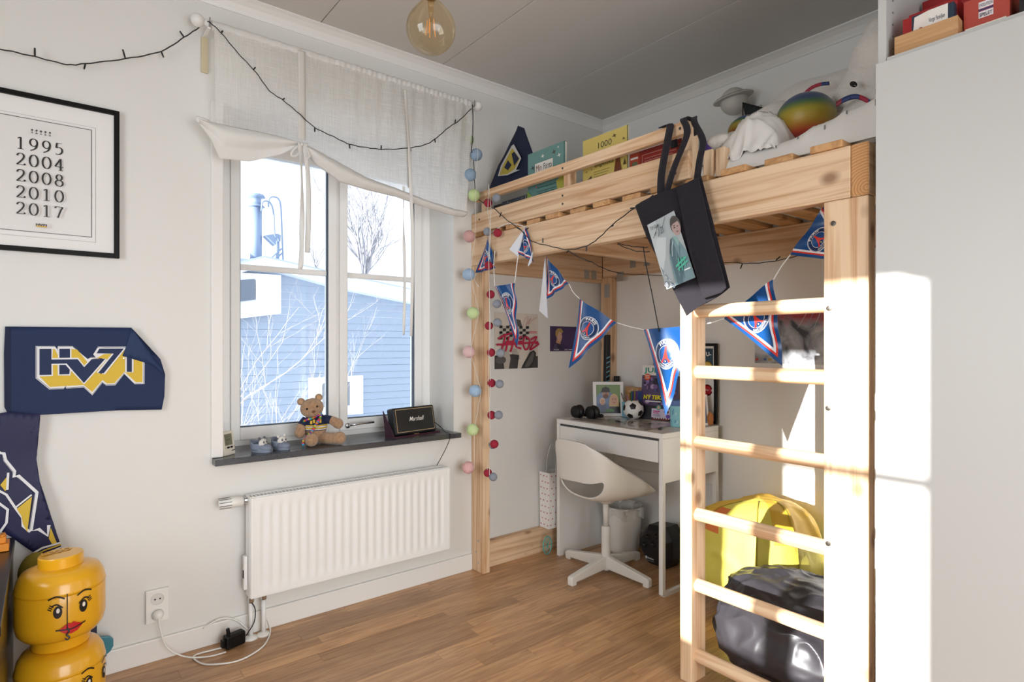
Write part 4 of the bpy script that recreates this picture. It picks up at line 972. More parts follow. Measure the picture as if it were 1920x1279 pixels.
def head(z0, ang, label, loc=(.036, 2.168), low=0):
    t_ = thing('storage_head', label, 'storage box', (loc[0], loc[1], z0), 'stacked yellow storage heads')
    c_ = (loc[0], loc[1], z0)
    R0 = .1075; kx = R0/.131; kz = 1.054
    def sc(P): return [(r*kx, (z*kz if z > .04 else z*kz-low)) for r, z in P]
    MB().lathe(sc([(0, .001), (.083, .001), (.086, .006), (.086, .028), (.090, .032), (.110, .037), (.125, .052), (.131, .075), (.131, .158), (.130, .160)]), c_, 56).build('lower_shell', YL, t_, smooth=True)
    MB().lathe(sc([(.130, .1605), (.1325, .162), (.131, .168), (.125, .190), (.112, .208), (.088, .216), (.067, .2195), (0, .2195)]), c_, 56).build('lid', YL, t_, smooth=True)
    MB().lathe(sc([(.066, .219), (.066, .245), (.0635, .2485), (0, .2485)]), c_, 112).build('stud', YL, t_, smooth=False)
    a = Art((c_[0]-.043, c_[1]-.018, z0+.2486*kz), (.82, .26, 0), (-.26, .82, 0), N=(0, 0, 1), base=.0005); a.text('LEGO', .005, .018, .032, '#c48a14', w=.088, bold=.06, shear=.25); a.h += .0012; a.text('LEGO', .005, .018, .032, '#efb62c', w=.088, bold=.02, shear=.25); a.build('embossed_letters', t_, rough=.3)
    def fn(u, v_):
        an = ang + .07 + u*.86*kx/R0; return V((c_[0] + (R0+.0004)*math.sin(an), c_[1] - (R0+.0004)*math.cos(an), z0 + (v_+.006)*kz))
    a = Art(fn=fn, N=(math.sin(ang), -math.cos(ang), 0), maxlen=.02, base=.0003); K = '#191412'
    for s_ in (-1, 1):
        a.ell(s_*.042, .117, .0145, .0165, K, 24); a.ell(s_*.042+.001, .121, .0055, .0065, '#efe9df', 16)
        a.line([(s_*.026, .127), (s_*.045, .138), (s_*.062, .134)], .004, K, smooth=4)
        for q_ in (0, 1, 2): a.line([(s_*(.055+q_*.003), .132-q_*.004), (s_*(.068+q_*.003), .139-q_*.005)], .0028, K)
        a.line([(s_*.020, .150), (s_*.045, .159), (s_*.072, .153)], .0042, K, smooth=4)
    a.poly([(-.040, .070), (-.018, .080), (-.008, .084), (0, .081), (.008, .084), (.018, .080), (.040, .072), (.02, .058), (0, .054), (-.02, .058)], '#c4141c')
    a.line([(-.048, .071), (-.02, .068), (0, .0665), (.02, .069), (.048, .075)], .0035, K, smooth=4)
    a.build('face_print', t_, rough=.35)
    return t_
head(.285, .12, 'upper yellow plastic storage head with red lips, on top of the stack')
head(.0545, .82, 'lower yellow plastic storage head, on the floor below the other', low=.0535)
tg = thing('hook_on_thread', 'small grey hook on a black thread hanging over the upper yellow head', 'hook', (.035, 2.0, .33))
MB().tube([(.048, 2.056, .462), (.048, 2.0555, .365)], .0011, 5).build('thread', mat('#2a2622', .7), tg); MB().tube(crom([(.048, 2.0575, .366), (.052, 2.054, .357), (.046, 2.054, .349), (.053, 2.054, .341), (.048, 2.054, .335), (.043, 2.054, .340)], 4), .0021, 6).build('hook', mat('#4a4d52', .4, metal=.5), tg)
sk = thing('skateboard', 'teal skateboard nose sticking out behind the yellow heads', 'skateboard', (.15, 2.40, .0))
q = MB(); P = [(0.146,2.44,0.161),(0.172,2.44,0.156),(0.184,2.44,0.142),(0.184,2.44,0.118),(0.175,2.44,0.102),(0.157,2.44,0.09),(0.143,2.44,0.087)]
q.prism([(x-.0, y, z) for x, y, z in P] + [(.03, 2.44, .10), (.03, 2.44, .18)], (0, .012, 0)).build('deck', mat('#3c7f8e', .4), sk, bevel=.003)
bx('wheel_truck', mat('#232a44', .5), (.05, .135, 2.40, 2.438, .155, .235), sk)

# ------------------------------------------------------------------ framed year print
fq = thing('picture_frame', 'black framed poster of five years hanging left of the window', 'picture frame', (-.14, 2.49, 1.48))
fx0, fx1, fz0, fz1 = -.50, .205, 1.462, 1.981; FY = 2.484
FB = mat('#0b0908', .45, spec=.2)
for d in ((fx0, fx0+.016, FY, 2.5025, fz0, fz1), (fx1-.016, fx1, FY, 2.5025, fz0, fz1), (fx0+.016, fx1-.016, FY, 2.5025, fz0, fz0+.016), (fx0+.016, fx1-.016, FY, 2.5025, fz1-.016, fz1)): bx('frame', FB, d, fq)
bx('mat_board', mat('#ece9e6', .6), (fx0+.016, fx1-.016, 2.494, 2.498, fz0+.016, fz1-.016), fq, bevel=0)
bx('backing', FB, (fx0+.016, fx1-.016, 2.4985, 2.5025, fz0+.016, fz1-.016), fq, bevel=0)
a = Art((0, 2.494, 0), (1, 0, 0), (0, 0, 1), N=(0, -1, 0))
a.rect(-.32, .124, 1.525, 1.903, '#e4e1de'); a.frame(-.325, .126, 1.528, 1.900, .0022, '#55504c'); a.frame(-.345, .137, 1.512, 1.909, .0008, '#8d8985')
for i, s_ in enumerate(('1995', '2004', '2008', '2010', '2017')): a.digits(s_, -.075, 1.796-.0535*i, .0385, '#2b2826', adv=.76, asp=1.13)
for i in range(5): u = -.034+i*.0115; a.ell(u, 1.861, .003, .003, '#4a4643', 8); a.rect(u-.0006, u+.0006, 1.851, 1.861, '#4a4643'); a.rect(u-.0028, u+.0028, 1.850, 1.852, '#4a4643')
a.rect(-.024, .004, 1.545, 1.549, '#d9b13a'); a.text('HV71', -.024, 1.548, .008, '#2b2826', bold=.06, w=.028)
a.build('print', fq, rough=.3)

# ------------------------------------------------------------------ team flags
NAVY = '#16284f'; YEL = '#dcb93c'; WH = '#e9e8ea'
def cloth_poly(name, pts, m, parent, normal, amp=.003, sc=18, maxlen=.03, thick=.0012, yoff=0):
    """flat cloth outline (world points in one vertical plane), wrinkled along its normal"""
    N_ = V(normal); bm = bmesh.new(); vv = [bm.verts.new(p) for p in pts]; bm.faces.new(vv); bmesh.ops.triangulate(bm, faces=bm.faces[:])
    for _ in range(6):
        e = [e for e in bm.edges if e.calc_length() > maxlen]
        if not e: break
        bmesh.ops.subdivide_edges(bm, edges=e, cuts=1); bmesh.ops.triangulate(bm, faces=bm.faces[:])
    base_ = wloc(parent) if parent else V((0,0,0))
    for v in bm.verts: v.co = v.co + N_*(noise.noise(v.co*sc)*amp + noise.noise(v.co*sc*.35+V((3, 1, 7)))*amp*1.6) - base_
    me = bpy.data.meshes.new(name); bmesh.ops.recalc_face_normals(bm, faces=bm.faces); bm.to_mesh(me); bm.free(); me.materials.append(m)
    me.polygons.foreach_set('use_smooth', [True]*len(me.polygons))
    o = bpy.data.objects.new(name, me); C.objects.link(o)
    if parent: o.parent = parent
    if thick: md = o.modifiers.new('s', 'SOLIDIFY'); md.thickness = thick; md.offset = 0
    return o
def wr_fn(y, amp, sc, off=.0012):
    def f(u, v_):
        p = V((u, y, v_)); d = noise.noise(p*sc)*amp + noise.noise(p*sc*.35+V((3, 1, 7)))*amp*1.6
        return V((u, y - d - off, v_))
    return f
def hv_logo(a, tr):
    T_ = lambda L_: [tr(p) for p in L_]
    out = [(330,437),(500,437),(522,470),(528,437),(660,437),(800,560),(822,545),(870,545),(845,515),(890,443),(1170,443),(1145,520),(1335,590),(1335,822),(1240,822),(1140,715),(1055,825),(965,825),(935,795),(840,915),(760,835),(605,840),(595,822),(580,842),(450,842),(330,735)]
    cx_ = sum(p[0] for p in out)/len(out); cy_ = 640
    def ins(k): return [(cx_+(x-cx_)*(1-k*1.0), cy_+(y-cy_)*(1-k*2.0)) for x, y in out]
    a.poly(T_(out), WH); a.line(T_(ins(.016)), tr.w*5, NAVY, closed=True)
    yel = [(363,718),(470,718),(470,465),(500,465),(540,550),(640,465),(700,470),(800,600),(960,510),(1150,470),(1150,540),(1315,595),(1315,802),(1250,802),(1142,695),(1045,805),(975,805),(935,770),(838,882),(760,812),(455,820)]
    a.poly(T_(yel), YEL)
    for P in ([(363,463),(470,463),(470,563),(705,563),(765,640),(835,563),(960,563),(762,792),(605,603),(470,603),(470,706),(363,706)], [(540,463),(636,463),(636,548),(540,548)], [(540,614),(596,614),(634,662),(630,704),(540,704)], [(905,463),(1135,463),(945,704),(893,700),(1040,512),(878,508)], [(1163,540),(1212,560),(1212,698),(1163,695)]):
        a.line(T_(P), tr.w*34, WH, closed=True); a.poly(T_(P), NAVY)
class Tr:
    def __init__(s, f, w): s.f = f; s.w = w
    def __call__(s, p): return s.f(p)
K_ = [(-0.025,2.48,1.153),(0.226,2.48,1.15),(0.28,2.48,1.002),(-0.025,2.48,1.047)]
# crop pixels -> flag plane (bilinear over the measured corners, metres)
def fl_map(p):
    x, y = p; X = -.104 + (x-50)*(.4525/1490) - .00; Zt = 1.213; return (K_[0][0] + (x-330)*(K_[2][0]-K_[0][0])/1005 + (x-330)*(1335-x)*-1.2e-8, K_[0][2] - (y-437)*(K_[0][2]-K_[3][2])/298*1.0)
f1 = thing('team_flag', 'navy hockey flag with yellow and white logo pinned on the wall', 'flag', (.12, 2.49, .92))
fo = [(-0.101,2.486,1.216),(0.24,2.486,1.218),(0.245,2.486,1.206),(0.33,2.486,1.104),(0.345,2.486,1.048),(0.343,2.486,0.968),(0.334,2.486,0.919),(0.204,2.486,0.926),(-0.011,2.486,0.926),(-0.092,2.486,0.93),(-0.103,2.486,0.958),(-0.104,2.486,1.132)]
cloth_poly('flag_cloth', fo, mat(NAVY, .75), f1, (0, -1, 0), .004, 9)
f = wr_fn(2.486, .004, 9, .0015)
a = Art(fn=f, N=(0, -1, 0), maxlen=.02, base=.0004); hv_logo(a, Tr(fl_map, .4525/1490)); a.build('logo_print', f1, rough=.7)
bd = [(-0.101,2.486,1.216),(-0.088,2.486,1.214),(-0.087,2.486,0.931),(-0.092,2.486,0.93),(-0.103,2.486,0.958),(-0.104,2.486,1.132)]
a = Art(fn=f, N=(0, -1, 0), maxlen=.03, base=.0002); a.poly([(x, z) for x, y, z in bd], '#101d3c'); a.build('hem', f1, rough=.8)
cr_ = [(0.239,2.476,1.218),(0.244,2.476,1.211),(0.329,2.476,1.08),(0.342,2.476,1.034),(0.336,2.476,1.052),(0.302,2.476,1.085),(0.213,2.476,1.118),(0.229,2.476,1.167)]
cloth_poly('folded_corner', cr_, mat('#1a3058', .7), f1, (0, -1, 0), .003, 12, thick=.002)
MB().tube([(.216, 2.488, 1.108), (.216, 2.470, 1.110)], .0025, 6).build('clip', CHROME, f1)
# long drape below
f2 = thing('team_scarf', 'draped navy flag with large yellow and white logo hanging below the pinned flag', 'flag', (-.03, 2.47, .45))
fo = [(-0.113,2.475,0.94),(-0.095,2.475,0.943),(-0.013,2.475,0.929),(-0.017,2.475,0.91),(-0.039,2.475,0.872),(-0.039,2.475,0.854),(-0.031,2.475,0.832),(-0.023,2.475,0.783),(-0.014,2.475,0.707),(0.003,2.475,0.628),(0.012,2.475,0.571),(0.02,2.475,0.513),(0.043,2.475,0.48),(0.045,2.475,0.468),(-0.014,2.475,0.464),(-0.045,2.475,0.495),(-0.087,2.475,0.543),(-0.13,2.475,0.582),(-0.139,2.475,0.736),(-0.119,2.475,0.872)]
cloth_poly('drape', fo, mat('#1f2048', .6), f2, (0, -1, 0), .010, 7)
f = wr_fn(2.475, .010, 7, .0018)
a = Art(fn=f, N=(0, -1, 0), maxlen=.02, base=.0005)
def pxz(P): return [(x, z) for x, y, z in P]
a.line(pxz([(-0.13,2.475,0.835),(-0.113,2.475,0.813),(-0.104,2.475,0.812),(-0.1,2.475,0.789),(-0.078,2.475,0.751),(-0.079,2.475,0.734),(-0.069,2.475,0.736),(-0.022,2.475,0.676),(-0.037,2.475,0.552),(-0.017,2.475,0.554),(0.006,2.475,0.528),(0.009,2.475,0.563)]), .0095, WH)
a.line(pxz([(-0.13,2.475,0.835),(-0.113,2.475,0.809),(-0.107,2.475,0.807),(-0.103,2.475,0.787),(-0.081,2.475,0.75),(-0.085,2.475,0.721),(-0.069,2.475,0.73),(-0.026,2.475,0.673),(-0.04,2.475,0.555)]), .0011, '#15163a')
a.line(pxz([(-0.125,2.475,0.704),(-0.097,2.475,0.68),(-0.075,2.475,0.634),(-0.058,2.475,0.6),(-0.057,2.475,0.572),(-0.039,2.475,0.549)]), .0065, WH)
a.poly(pxz([(-0.112,2.475,0.713),(-0.093,2.475,0.741),(-0.095,2.475,0.699),(-0.1,2.475,0.692)]), YEL); a.poly(pxz([(-0.072,2.475,0.631),(-0.034,2.475,0.664),(-0.046,2.475,0.55),(-0.057,2.475,0.58),(-0.06,2.475,0.604)]), YEL)
a.line(pxz([(-0.093,2.475,0.749),(-0.095,2.475,0.695)]), .006, WH); a.line(pxz([(-0.075,2.475,0.636),(-0.035,2.475,0.67)]), .005, WH)
a.line(pxz([(-0.119,2.475,0.661),(-0.094,2.475,0.633),(-0.097,2.475,0.591),(-0.113,2.475,0.564)]), .007, WH)
a.poly(pxz([(0.009,2.475,0.519),(0.014,2.475,0.554),(0.03,2.475,0.499),(0.017,2.475,0.5)]), YEL)
a.line(pxz([(-0.029,2.475,0.48),(-0.008,2.475,0.491),(0.039,2.475,0.499)]), .006, WH); a.line(pxz([(-0.023,2.475,0.473),(-0.002,2.475,0.482),(0.041,2.475,0.493)]), .0045, YEL); a.line(pxz([(-0.017,2.475,0.465),(0.008,2.475,0.474),(0.043,2.475,0.484)]), .004, WH)
a.build('logo_print', f2, rough=.6)
f3 = thing('olive_cloth_bundle', 'olive yellow cloth bundle with white stripe between cabinet and yellow heads', 'cloth', (-.024, 2.41, .21))
q = MB(); q.ball((-.024, 2.41, .43), (.045, .045, .065), 24, 16); q.build('bundle', mat('#8d7d22', .8, bump=.4, bscale=30), f3, smooth=True)
MB().ball((-.024, 2.41, .355), (.047, .047, .022), 20, 10).build('stripe', mat('#cfc9bd', .8), f3, smooth=True); MB().ball((-.024, 2.41, .29), (.047, .047, .075), 20, 10).build('navy_part', mat('#1b2038', .8), f3, smooth=True)

# ------------------------------------------------------------------ curtain
rod = thing('curtain_rod', 'white curtain rod with round end knobs above the window', 'curtain rod', (1.07, 2.42, 2.355))
MB().tube([(.455, 2.42, 2.356), (1.685, 2.42, 2.356)], .012, 16).build('rod', TRIMW, rod, smooth=True)
for x in (.440, 1.702): MB().ball((x, 2.42, 2.356), .0235, 24, 16).build('knob', TRIMW, rod, smooth=True)
for x in (.478, 1.672):
    bx('bracket', TRIMW, (x-.006, x+.006, 2.415, 2.5025, 2.336, 2.342), rod); bx('bracket_plate', mat('#cdbf9e', .6), (x-.012, x+.012, 2.494, 2.5025, 2.20, 2.335), rod); MB().tube([(x, 2.42, 2.342), (x, 2.405, 2.348), (x, 2.405, 2.372)], .003, 6).build('hook', CHROME, rod)
cu = thing('curtain', 'sheer white linen tie-up curtain gathered on a rod over the window', 'curtain', (1.07, 2.41, 1.8))
SH = cloth('#faf9f6', .6, .26); SH2 = cloth('#f6f4f0', .35, .0)
foldl = [(0.465,2.405,1.994),(0.49,2.405,1.982),(0.564,2.405,1.981),(0.68,2.405,1.983),(0.805,2.405,1.98),(0.893,2.405,1.941),(1.008,2.405,1.896),(1.131,2.405,1.862),(1.247,2.405,1.843),(1.343,2.405,1.819),(1.487,2.405,1.8),(1.622,2.405,1.798)]
def ripples(x):
    s_ = max(0, (x-.85)/.75)
    return .004*math.sin(x*23) + s_*(.009*math.sin(x*70+1) + .006*math.sin(x*113))
def sheet(u, v):
    x0, x1 = .492, 1.655; bt = along(foldl, .03+.97*u); x = x0 + u*(x1-x0)
    zt = 2.340; z = zt + (bt.z-zt)*v; xx = x + (bt.x-x)*v
    r = ripples(x)*(1-.6*v); y = 2.409 + r - .004*v
    y = 2.406 + r*min(1, .3+v*6)*(1-.6*v) - .002*v
    return V((xx, y, z + (0.002*math.sin(x*150) if v < .01 else 0)))
MB().grid(sheet, 200, 40).build('sheer_panel', SH, cu, smooth=True, fixn=False)
def pocket(u, v):   # gathered rod pocket
    x = .487 + u*1.17; a_ = 2*PI*v; r = .0165 + .0018*math.sin(x*260)*(.3+.7*min(1, max(0, (x-.75)*2))) + .001*math.sin(x*97)
    return V((x, 2.42 + r*math.cos(a_), 2.352 + r*1.15*math.sin(a_)))
MB().grid(pocket, 320, 14).build('rod_pocket', cloth('#f6f4f0', .3, .02), cu, smooth=True, fixn=False)
# rolled lower edge right of the knot
up_ = [(0.802,2.385,1.974),(0.863,2.385,1.963),(0.976,2.385,1.924),(1.096,2.385,1.884),(1.237,2.385,1.861),(1.388,2.385,1.832),(1.534,2.385,1.813),(1.618,2.385,1.81)]
lo_ = [(0.811,2.385,1.955),(0.876,2.385,1.898),(0.976,2.385,1.845),(1.096,2.385,1.831),(1.237,2.385,1.823),(1.388,2.385,1.797),(1.534,2.385,1.78),(1.602,2.385,1.781)]
def roll(u, v):
    p = along(up_, u).lerp(along(lo_, u), v); d = (along(up_, u)-along(lo_, u)).length
    return V((p.x, 2.397 - math.sin(PI*v)*min(.028, d*.6) + .0012*math.sin(u*90+v*5), p.z))
MB().grid(roll, 90, 14).build('rolled_hem', SH2, cu, smooth=True, fixn=False, solid=.002)
MB().grid(lambda u, v: (lambda p: V((p.x, 2.400 + math.sin(PI*v)*.018, p.z)))(along(up_, u).lerp(along(lo_, u), v)), 60, 8).build('rolled_hem', SH2, cu, smooth=True, fixn=False)
up_2 = [(0.436,2.385,1.983),(0.461,2.385,1.983),(0.54,2.385,1.982),(0.635,2.385,1.984),(0.735,2.385,1.983),(0.802,2.385,1.976)]
lo_2 = [(0.445,2.385,1.964),(0.482,2.385,1.914),(0.509,2.385,1.852),(0.616,2.385,1.863),(0.735,2.385,1.913),(0.798,2.385,1.96)]
def flap(u, v):
    p = along(up_2, u).lerp(along(lo_2, u), v); d = (along(up_2, u)-along(lo_2, u)).length
    return V((p.x, 2.398 - .022*math.sin(PI*min(1, v*1.6))*(1 if v < .6 else .35+.65*(1-v)/.4) + .004*math.sin(u*9+v*3)*v, p.z))
MB().grid(flap, 50, 20).build('folded_flap', SH2, cu, smooth=True, fixn=False, solid=.0015)
MB().tube([(0.432,2.4,1.985),(0.453,2.4,1.98),(0.474,2.4,1.977)], [.010, .013, .012], 12).build('lower_dowel', TRIMW, cu, smooth=True)
def ribbon(name, pts, w_, tw_=0, y=2.385, m=None):
    P = crom(pts, 8); n = len(P)
    def f(u, v):
        k = min(int(u*(n-1)), n-2); p = P[k].lerp(P[k+1], u*(n-1)-k); a_ = tw_*math.sin(u*PI*2.2)
        return p + V((math.cos(a_), math.sin(a_), 0))*w_*(v-.5)
    return MB().grid(f, n*2, 3).build(name, m or SH2, cu, smooth=True, fixn=False, solid=.0008)
ribbon('tape', [(0.815,2.402,2.352),(0.817,2.402,2.168),(0.817,2.402,1.991)], .030, m=cloth('#e9e5de', .2, 0))
ribbon('tape', [(1.293,2.404,2.318),(1.301,2.404,2.076),(1.309,2.404,1.877)], .020, m=cloth('#e9e5de', .2, 0))
ribbon('tie_ribbon', [(0.799,2.37,1.965),(0.806,2.37,1.813),(0.806,2.37,1.641),(0.804,2.37,1.513),(0.799,2.37,1.459)], .020, .9)
ribbon('tie_ribbon', [(0.82,2.375,1.971),(0.833,2.375,1.818),(0.833,2.375,1.646),(0.829,2.375,1.529)], .021, .25)
ribbon('tie_ribbon', [(1.272,2.375,2.308),(1.283,2.375,2.161),(1.293,2.375,2.019),(1.301,2.375,1.826),(1.31,2.375,1.585),(1.301,2.375,1.196)], .016, .5)
ribbon('tie_ribbon', [(1.282,2.41,1.879),(1.282,2.41,1.684),(1.288,2.41,1.465),(1.282,2.41,1.201)], .014, 1.0)
kn = MB()
for L_ in ([(0.808,2.378,1.965),(0.787,2.378,1.948),(0.766,2.378,1.918),(0.775,2.378,1.909),(0.796,2.378,1.924),(0.808,2.378,1.956)], [(0.811,2.378,1.966),(0.828,2.378,1.952),(0.839,2.378,1.924),(0.832,2.378,1.914),(0.819,2.378,1.924),(0.811,2.378,1.953)]): kn.tube(crom(L_, 5), .0042, 8)
kn.ball((0.807,2.374,1.962), (.008, .007, .008), 14, 10)
kn.build('bow', SH2, cu, smooth=True)

# ------------------------------------------------------------------ string lights
def cable_thing(name, label, cat, runs, m, r=.0021, stubs=()):
    t_ = thing(name, label, cat, tuple(runs[0][0])); 
    for R in runs:
        P = crom(R, 6); P = [p + V((0, 0, .0012*math.sin(i*1.7))) for i, p in enumerate(P)]
        MB().tube(P, r, 6).build('cable', m, t_, smooth=True)
    for p, d in stubs: MB().tube([p, V(p) + V(d)*.55, V(p)+V(d)], [.0028, .0032, .0026], 6).build('bulb_holder', m, t_)
    return t_
BK = mat('#1c1a1c', .5)
w_run = [(-0.187,2.47,2.092),(-0.113,2.47,2.096),(-0.027,2.47,2.098),(0.056,2.47,2.097),(0.107,2.47,2.115),(0.221,2.47,2.166),(0.33,2.47,2.226),(0.404,2.47,2.301),(0.452,2.47,2.352),(0.475,2.47,2.381)] + [(0.473,2.392,2.348),(0.514,2.392,2.321),(0.57,2.392,2.266),(0.637,2.392,2.209),(0.687,2.392,2.152),(0.737,2.392,2.129),(0.8,2.392,2.092),(0.866,2.392,2.049),(0.944,2.392,2.029),(1.014,2.392,2.012),(1.099,2.392,2.014),(1.18,2.392,2.024),(1.303,2.392,2.056),(1.392,2.392,2.092),(1.45,2.392,2.137),(1.509,2.392,2.194),(1.576,2.392,2.248),(1.645,2.392,2.322)]
dn = [(1.648,2.388,2.34),(1.651,2.388,2.265),(1.648,2.388,2.167),(1.642,2.388,2.11)] + [(1.69,2.439,2.087),(1.69,2.43,1.978),(1.69,2.416,1.905),(1.69,2.361,1.858),(1.69,2.272,1.815),(1.69,2.168,1.741),(1.69,2.069,1.681),(1.69,1.987,1.617),(1.69,1.871,1.58),(1.69,1.756,1.55),(1.69,1.649,1.551),(1.69,1.577,1.577),(1.69,1.509,1.616),(1.69,1.406,1.658),(1.69,1.321,1.688)]
low = [(1.692,1.758,1.546),(1.692,1.696,1.512),(1.692,1.622,1.483)] + [(2.0,1.867,1.516),(2.0,1.754,1.476)] + [(2.6,2.124,1.547),(2.6,1.811,1.518),(2.6,1.613,1.557),(2.6,1.487,1.541),(2.6,1.357,1.537),(2.6,1.248,1.549)]
hang = [(1.8,1.455,1.535),(1.8,1.44,1.456),(1.8,1.415,1.356),(1.8,1.395,1.27),(1.8,1.38,1.206)]
st = []
for p, d in zip([(-0.027,2.47,2.098),(0.107,2.47,2.115),(0.221,2.47,2.166),(0.33,2.47,2.226),(0.404,2.47,2.301)], ((0,0,.028),(-.004,0,-.02),(-.008,0,.03),(.008,0,-.02),(-.014,0,.018))): st.append((p, d))
for p, d in zip([(0.514,2.392,2.321),(0.627,2.392,2.216),(0.737,2.392,2.129),(0.866,2.392,2.049),(1.014,2.392,2.012),(1.162,2.392,2.02),(1.305,2.392,2.057),(1.435,2.392,2.127),(1.548,2.392,2.228)], ((.005,0,.01),(.008,0,.012),(.008,0,.008),(0,0,-.018),(.003,0,-.018),(0,0,.018),(.004,0,-.016),(.004,0,-.018),(.004,0,.016))): st.append((p, d))
for p, d in zip([(1.689,2.359,1.857),(1.689,2.208,1.783),(1.689,2.068,1.681),(1.689,2.03,1.671),(1.689,1.911,1.599),(1.689,1.648,1.549),(1.689,1.752,1.545),(1.689,1.521,1.608),(1.689,1.405,1.658)], ((0,-.03,.0),(0,.012,-.02),(0,.02,.01),(0,-.02,.008),(0,0,.02),(0,.002,-.02),(0,.01,-.006),(0,-.014,.003),(0,.02,.002))): st.append((p, d))
for p, d in zip([(2.595,1.506,1.543),(2.595,1.342,1.54)], ((0,.01,-.025),(0,-.02,.015))): st.append((p, d))
cable_thing('string_lights', 'black string lights looped from the left wall over the curtain to the bed', 'string lights', [w_run, dn, low, hang], BK, stubs=st)
cable_thing('short_cable', 'black cable doubled along the underside of the bed beam', 'cable', [[(1.85,1.628,1.576),(1.85,1.552,1.553),(1.85,1.472,1.538)], [(1.85,1.628,1.572),(1.85,1.539,1.534),(1.85,1.464,1.521)]], BK, .0018)

# ------------------------------------------------------------------ ball garlands
g1 = thing('pastel_ball_garland', 'white cord garland of pastel thread balls hanging right of the curtain', 'garland', (1.65, 2.40, .55))
balls = [(1.679,2.4,2.102),(1.644,2.4,1.995),(1.666,2.4,1.898),(1.637,2.4,1.691),(1.634,2.4,1.502),(1.66,2.4,1.313),(1.634,2.4,1.121),(1.673,2.4,0.927),(1.657,2.4,0.735),(1.631,2.4,0.551)]
pc = ['#8fa3b8', '#8ea5bb', '#c3d79a', '#cfa29d', '#a3bcd6', '#cfe3a6', '#e6c0bf', '#aac6e2', '#cfe3a4', '#e3b3b0']
for p, c_ in zip(balls, pc): MB().ball(p, .0305, 24, 16).build('ball', mat(c_, .8, bump=.5, bscale=160), g1, smooth=True)
MB().ball((1.672,2.45,2.188), .024, 16, 10).build('ball', mat('#b7c39a', .8), g1, smooth=True)
MB().tube([(1.668, 2.405, 2.33)] + [(p[0]+(.016 if i % 2 else -.010), 2.372, p[2]) for i, p in enumerate(balls)], .0011, 5).build('cord', mat('#e2dfd8', .6), g1)
g2 = thing('crimson_grey_ball_garland', 'garland of paired crimson and grey balls hanging at the bed post', 'garland', (1.69, 2.27, .5))
bl = [(1.692,2.301,1.704),(1.692,2.233,1.689),(1.692,2.31,1.846),(1.692,2.228,1.853),(1.692,2.31,1.542),(1.692,2.292,1.4),(1.692,2.241,1.351),(1.692,2.292,1.248),(1.692,2.237,1.262),(1.692,2.275,1.119),(1.692,2.212,1.117),(1.692,2.271,0.972),(1.692,2.22,0.97),(1.692,2.271,0.818),(1.692,2.228,0.822),(1.692,2.249,0.682),(1.692,2.275,0.674),(1.692,2.301,0.536),(1.692,2.271,0.52)]
cc = 'grcgcccgcgcgcgcgcg'; cols = {'c': '#9c1f36', 'g': '#8d929c', 'r': '#9c1f36'}
seq = ['g','c','c','g','c','c','g','c','g','c','g','c','g','c','g','c','g','c','g']
for i, (p, k) in enumerate(zip(bl, seq)):
    off = .0 if k == 'c' else -.0
    x = p[0] - (.010 if i in (0, 7, 9, 11, 13, 15, 17) else 0) - .0
    if p[2] > 1.55: x = 1.690 if k == 'c' else 1.68
    MB().ball((x-.004, p[1], p[2]), .0205, 20, 14).build('ball', mat(cols[k], .8, bump=.4, bscale=160), g2, smooth=True)
zs = sorted(bl, key=lambda p: -p[2])
MB().tube([(1.672, 2.285, 1.93), (1.670, 2.29, 1.80), (1.670, 2.265, 1.70), (1.665, 2.275, 1.55), (1.665, 2.27, 1.40), (1.665, 2.262, 1.25), (1.665, 2.268, 1.12), (1.665, 2.262, .97), (1.665, 2.268, .82), (1.665, 2.262, .68), (1.67, 2.300, .53)], .0014, 5).build('cord', mat('#dedbd5', .5), g2)
MB().tube([(1.668, 2.280, 1.93), (1.664, 2.255, 1.80), (1.664, 2.275, 1.60), (1.660, 2.262, 1.30), (1.660, 2.272, 1.0), (1.660, 2.256, .75), (1.668, 2.275, .53)], .0012, 5).build('cord', mat('#dedbd5', .5), g2)

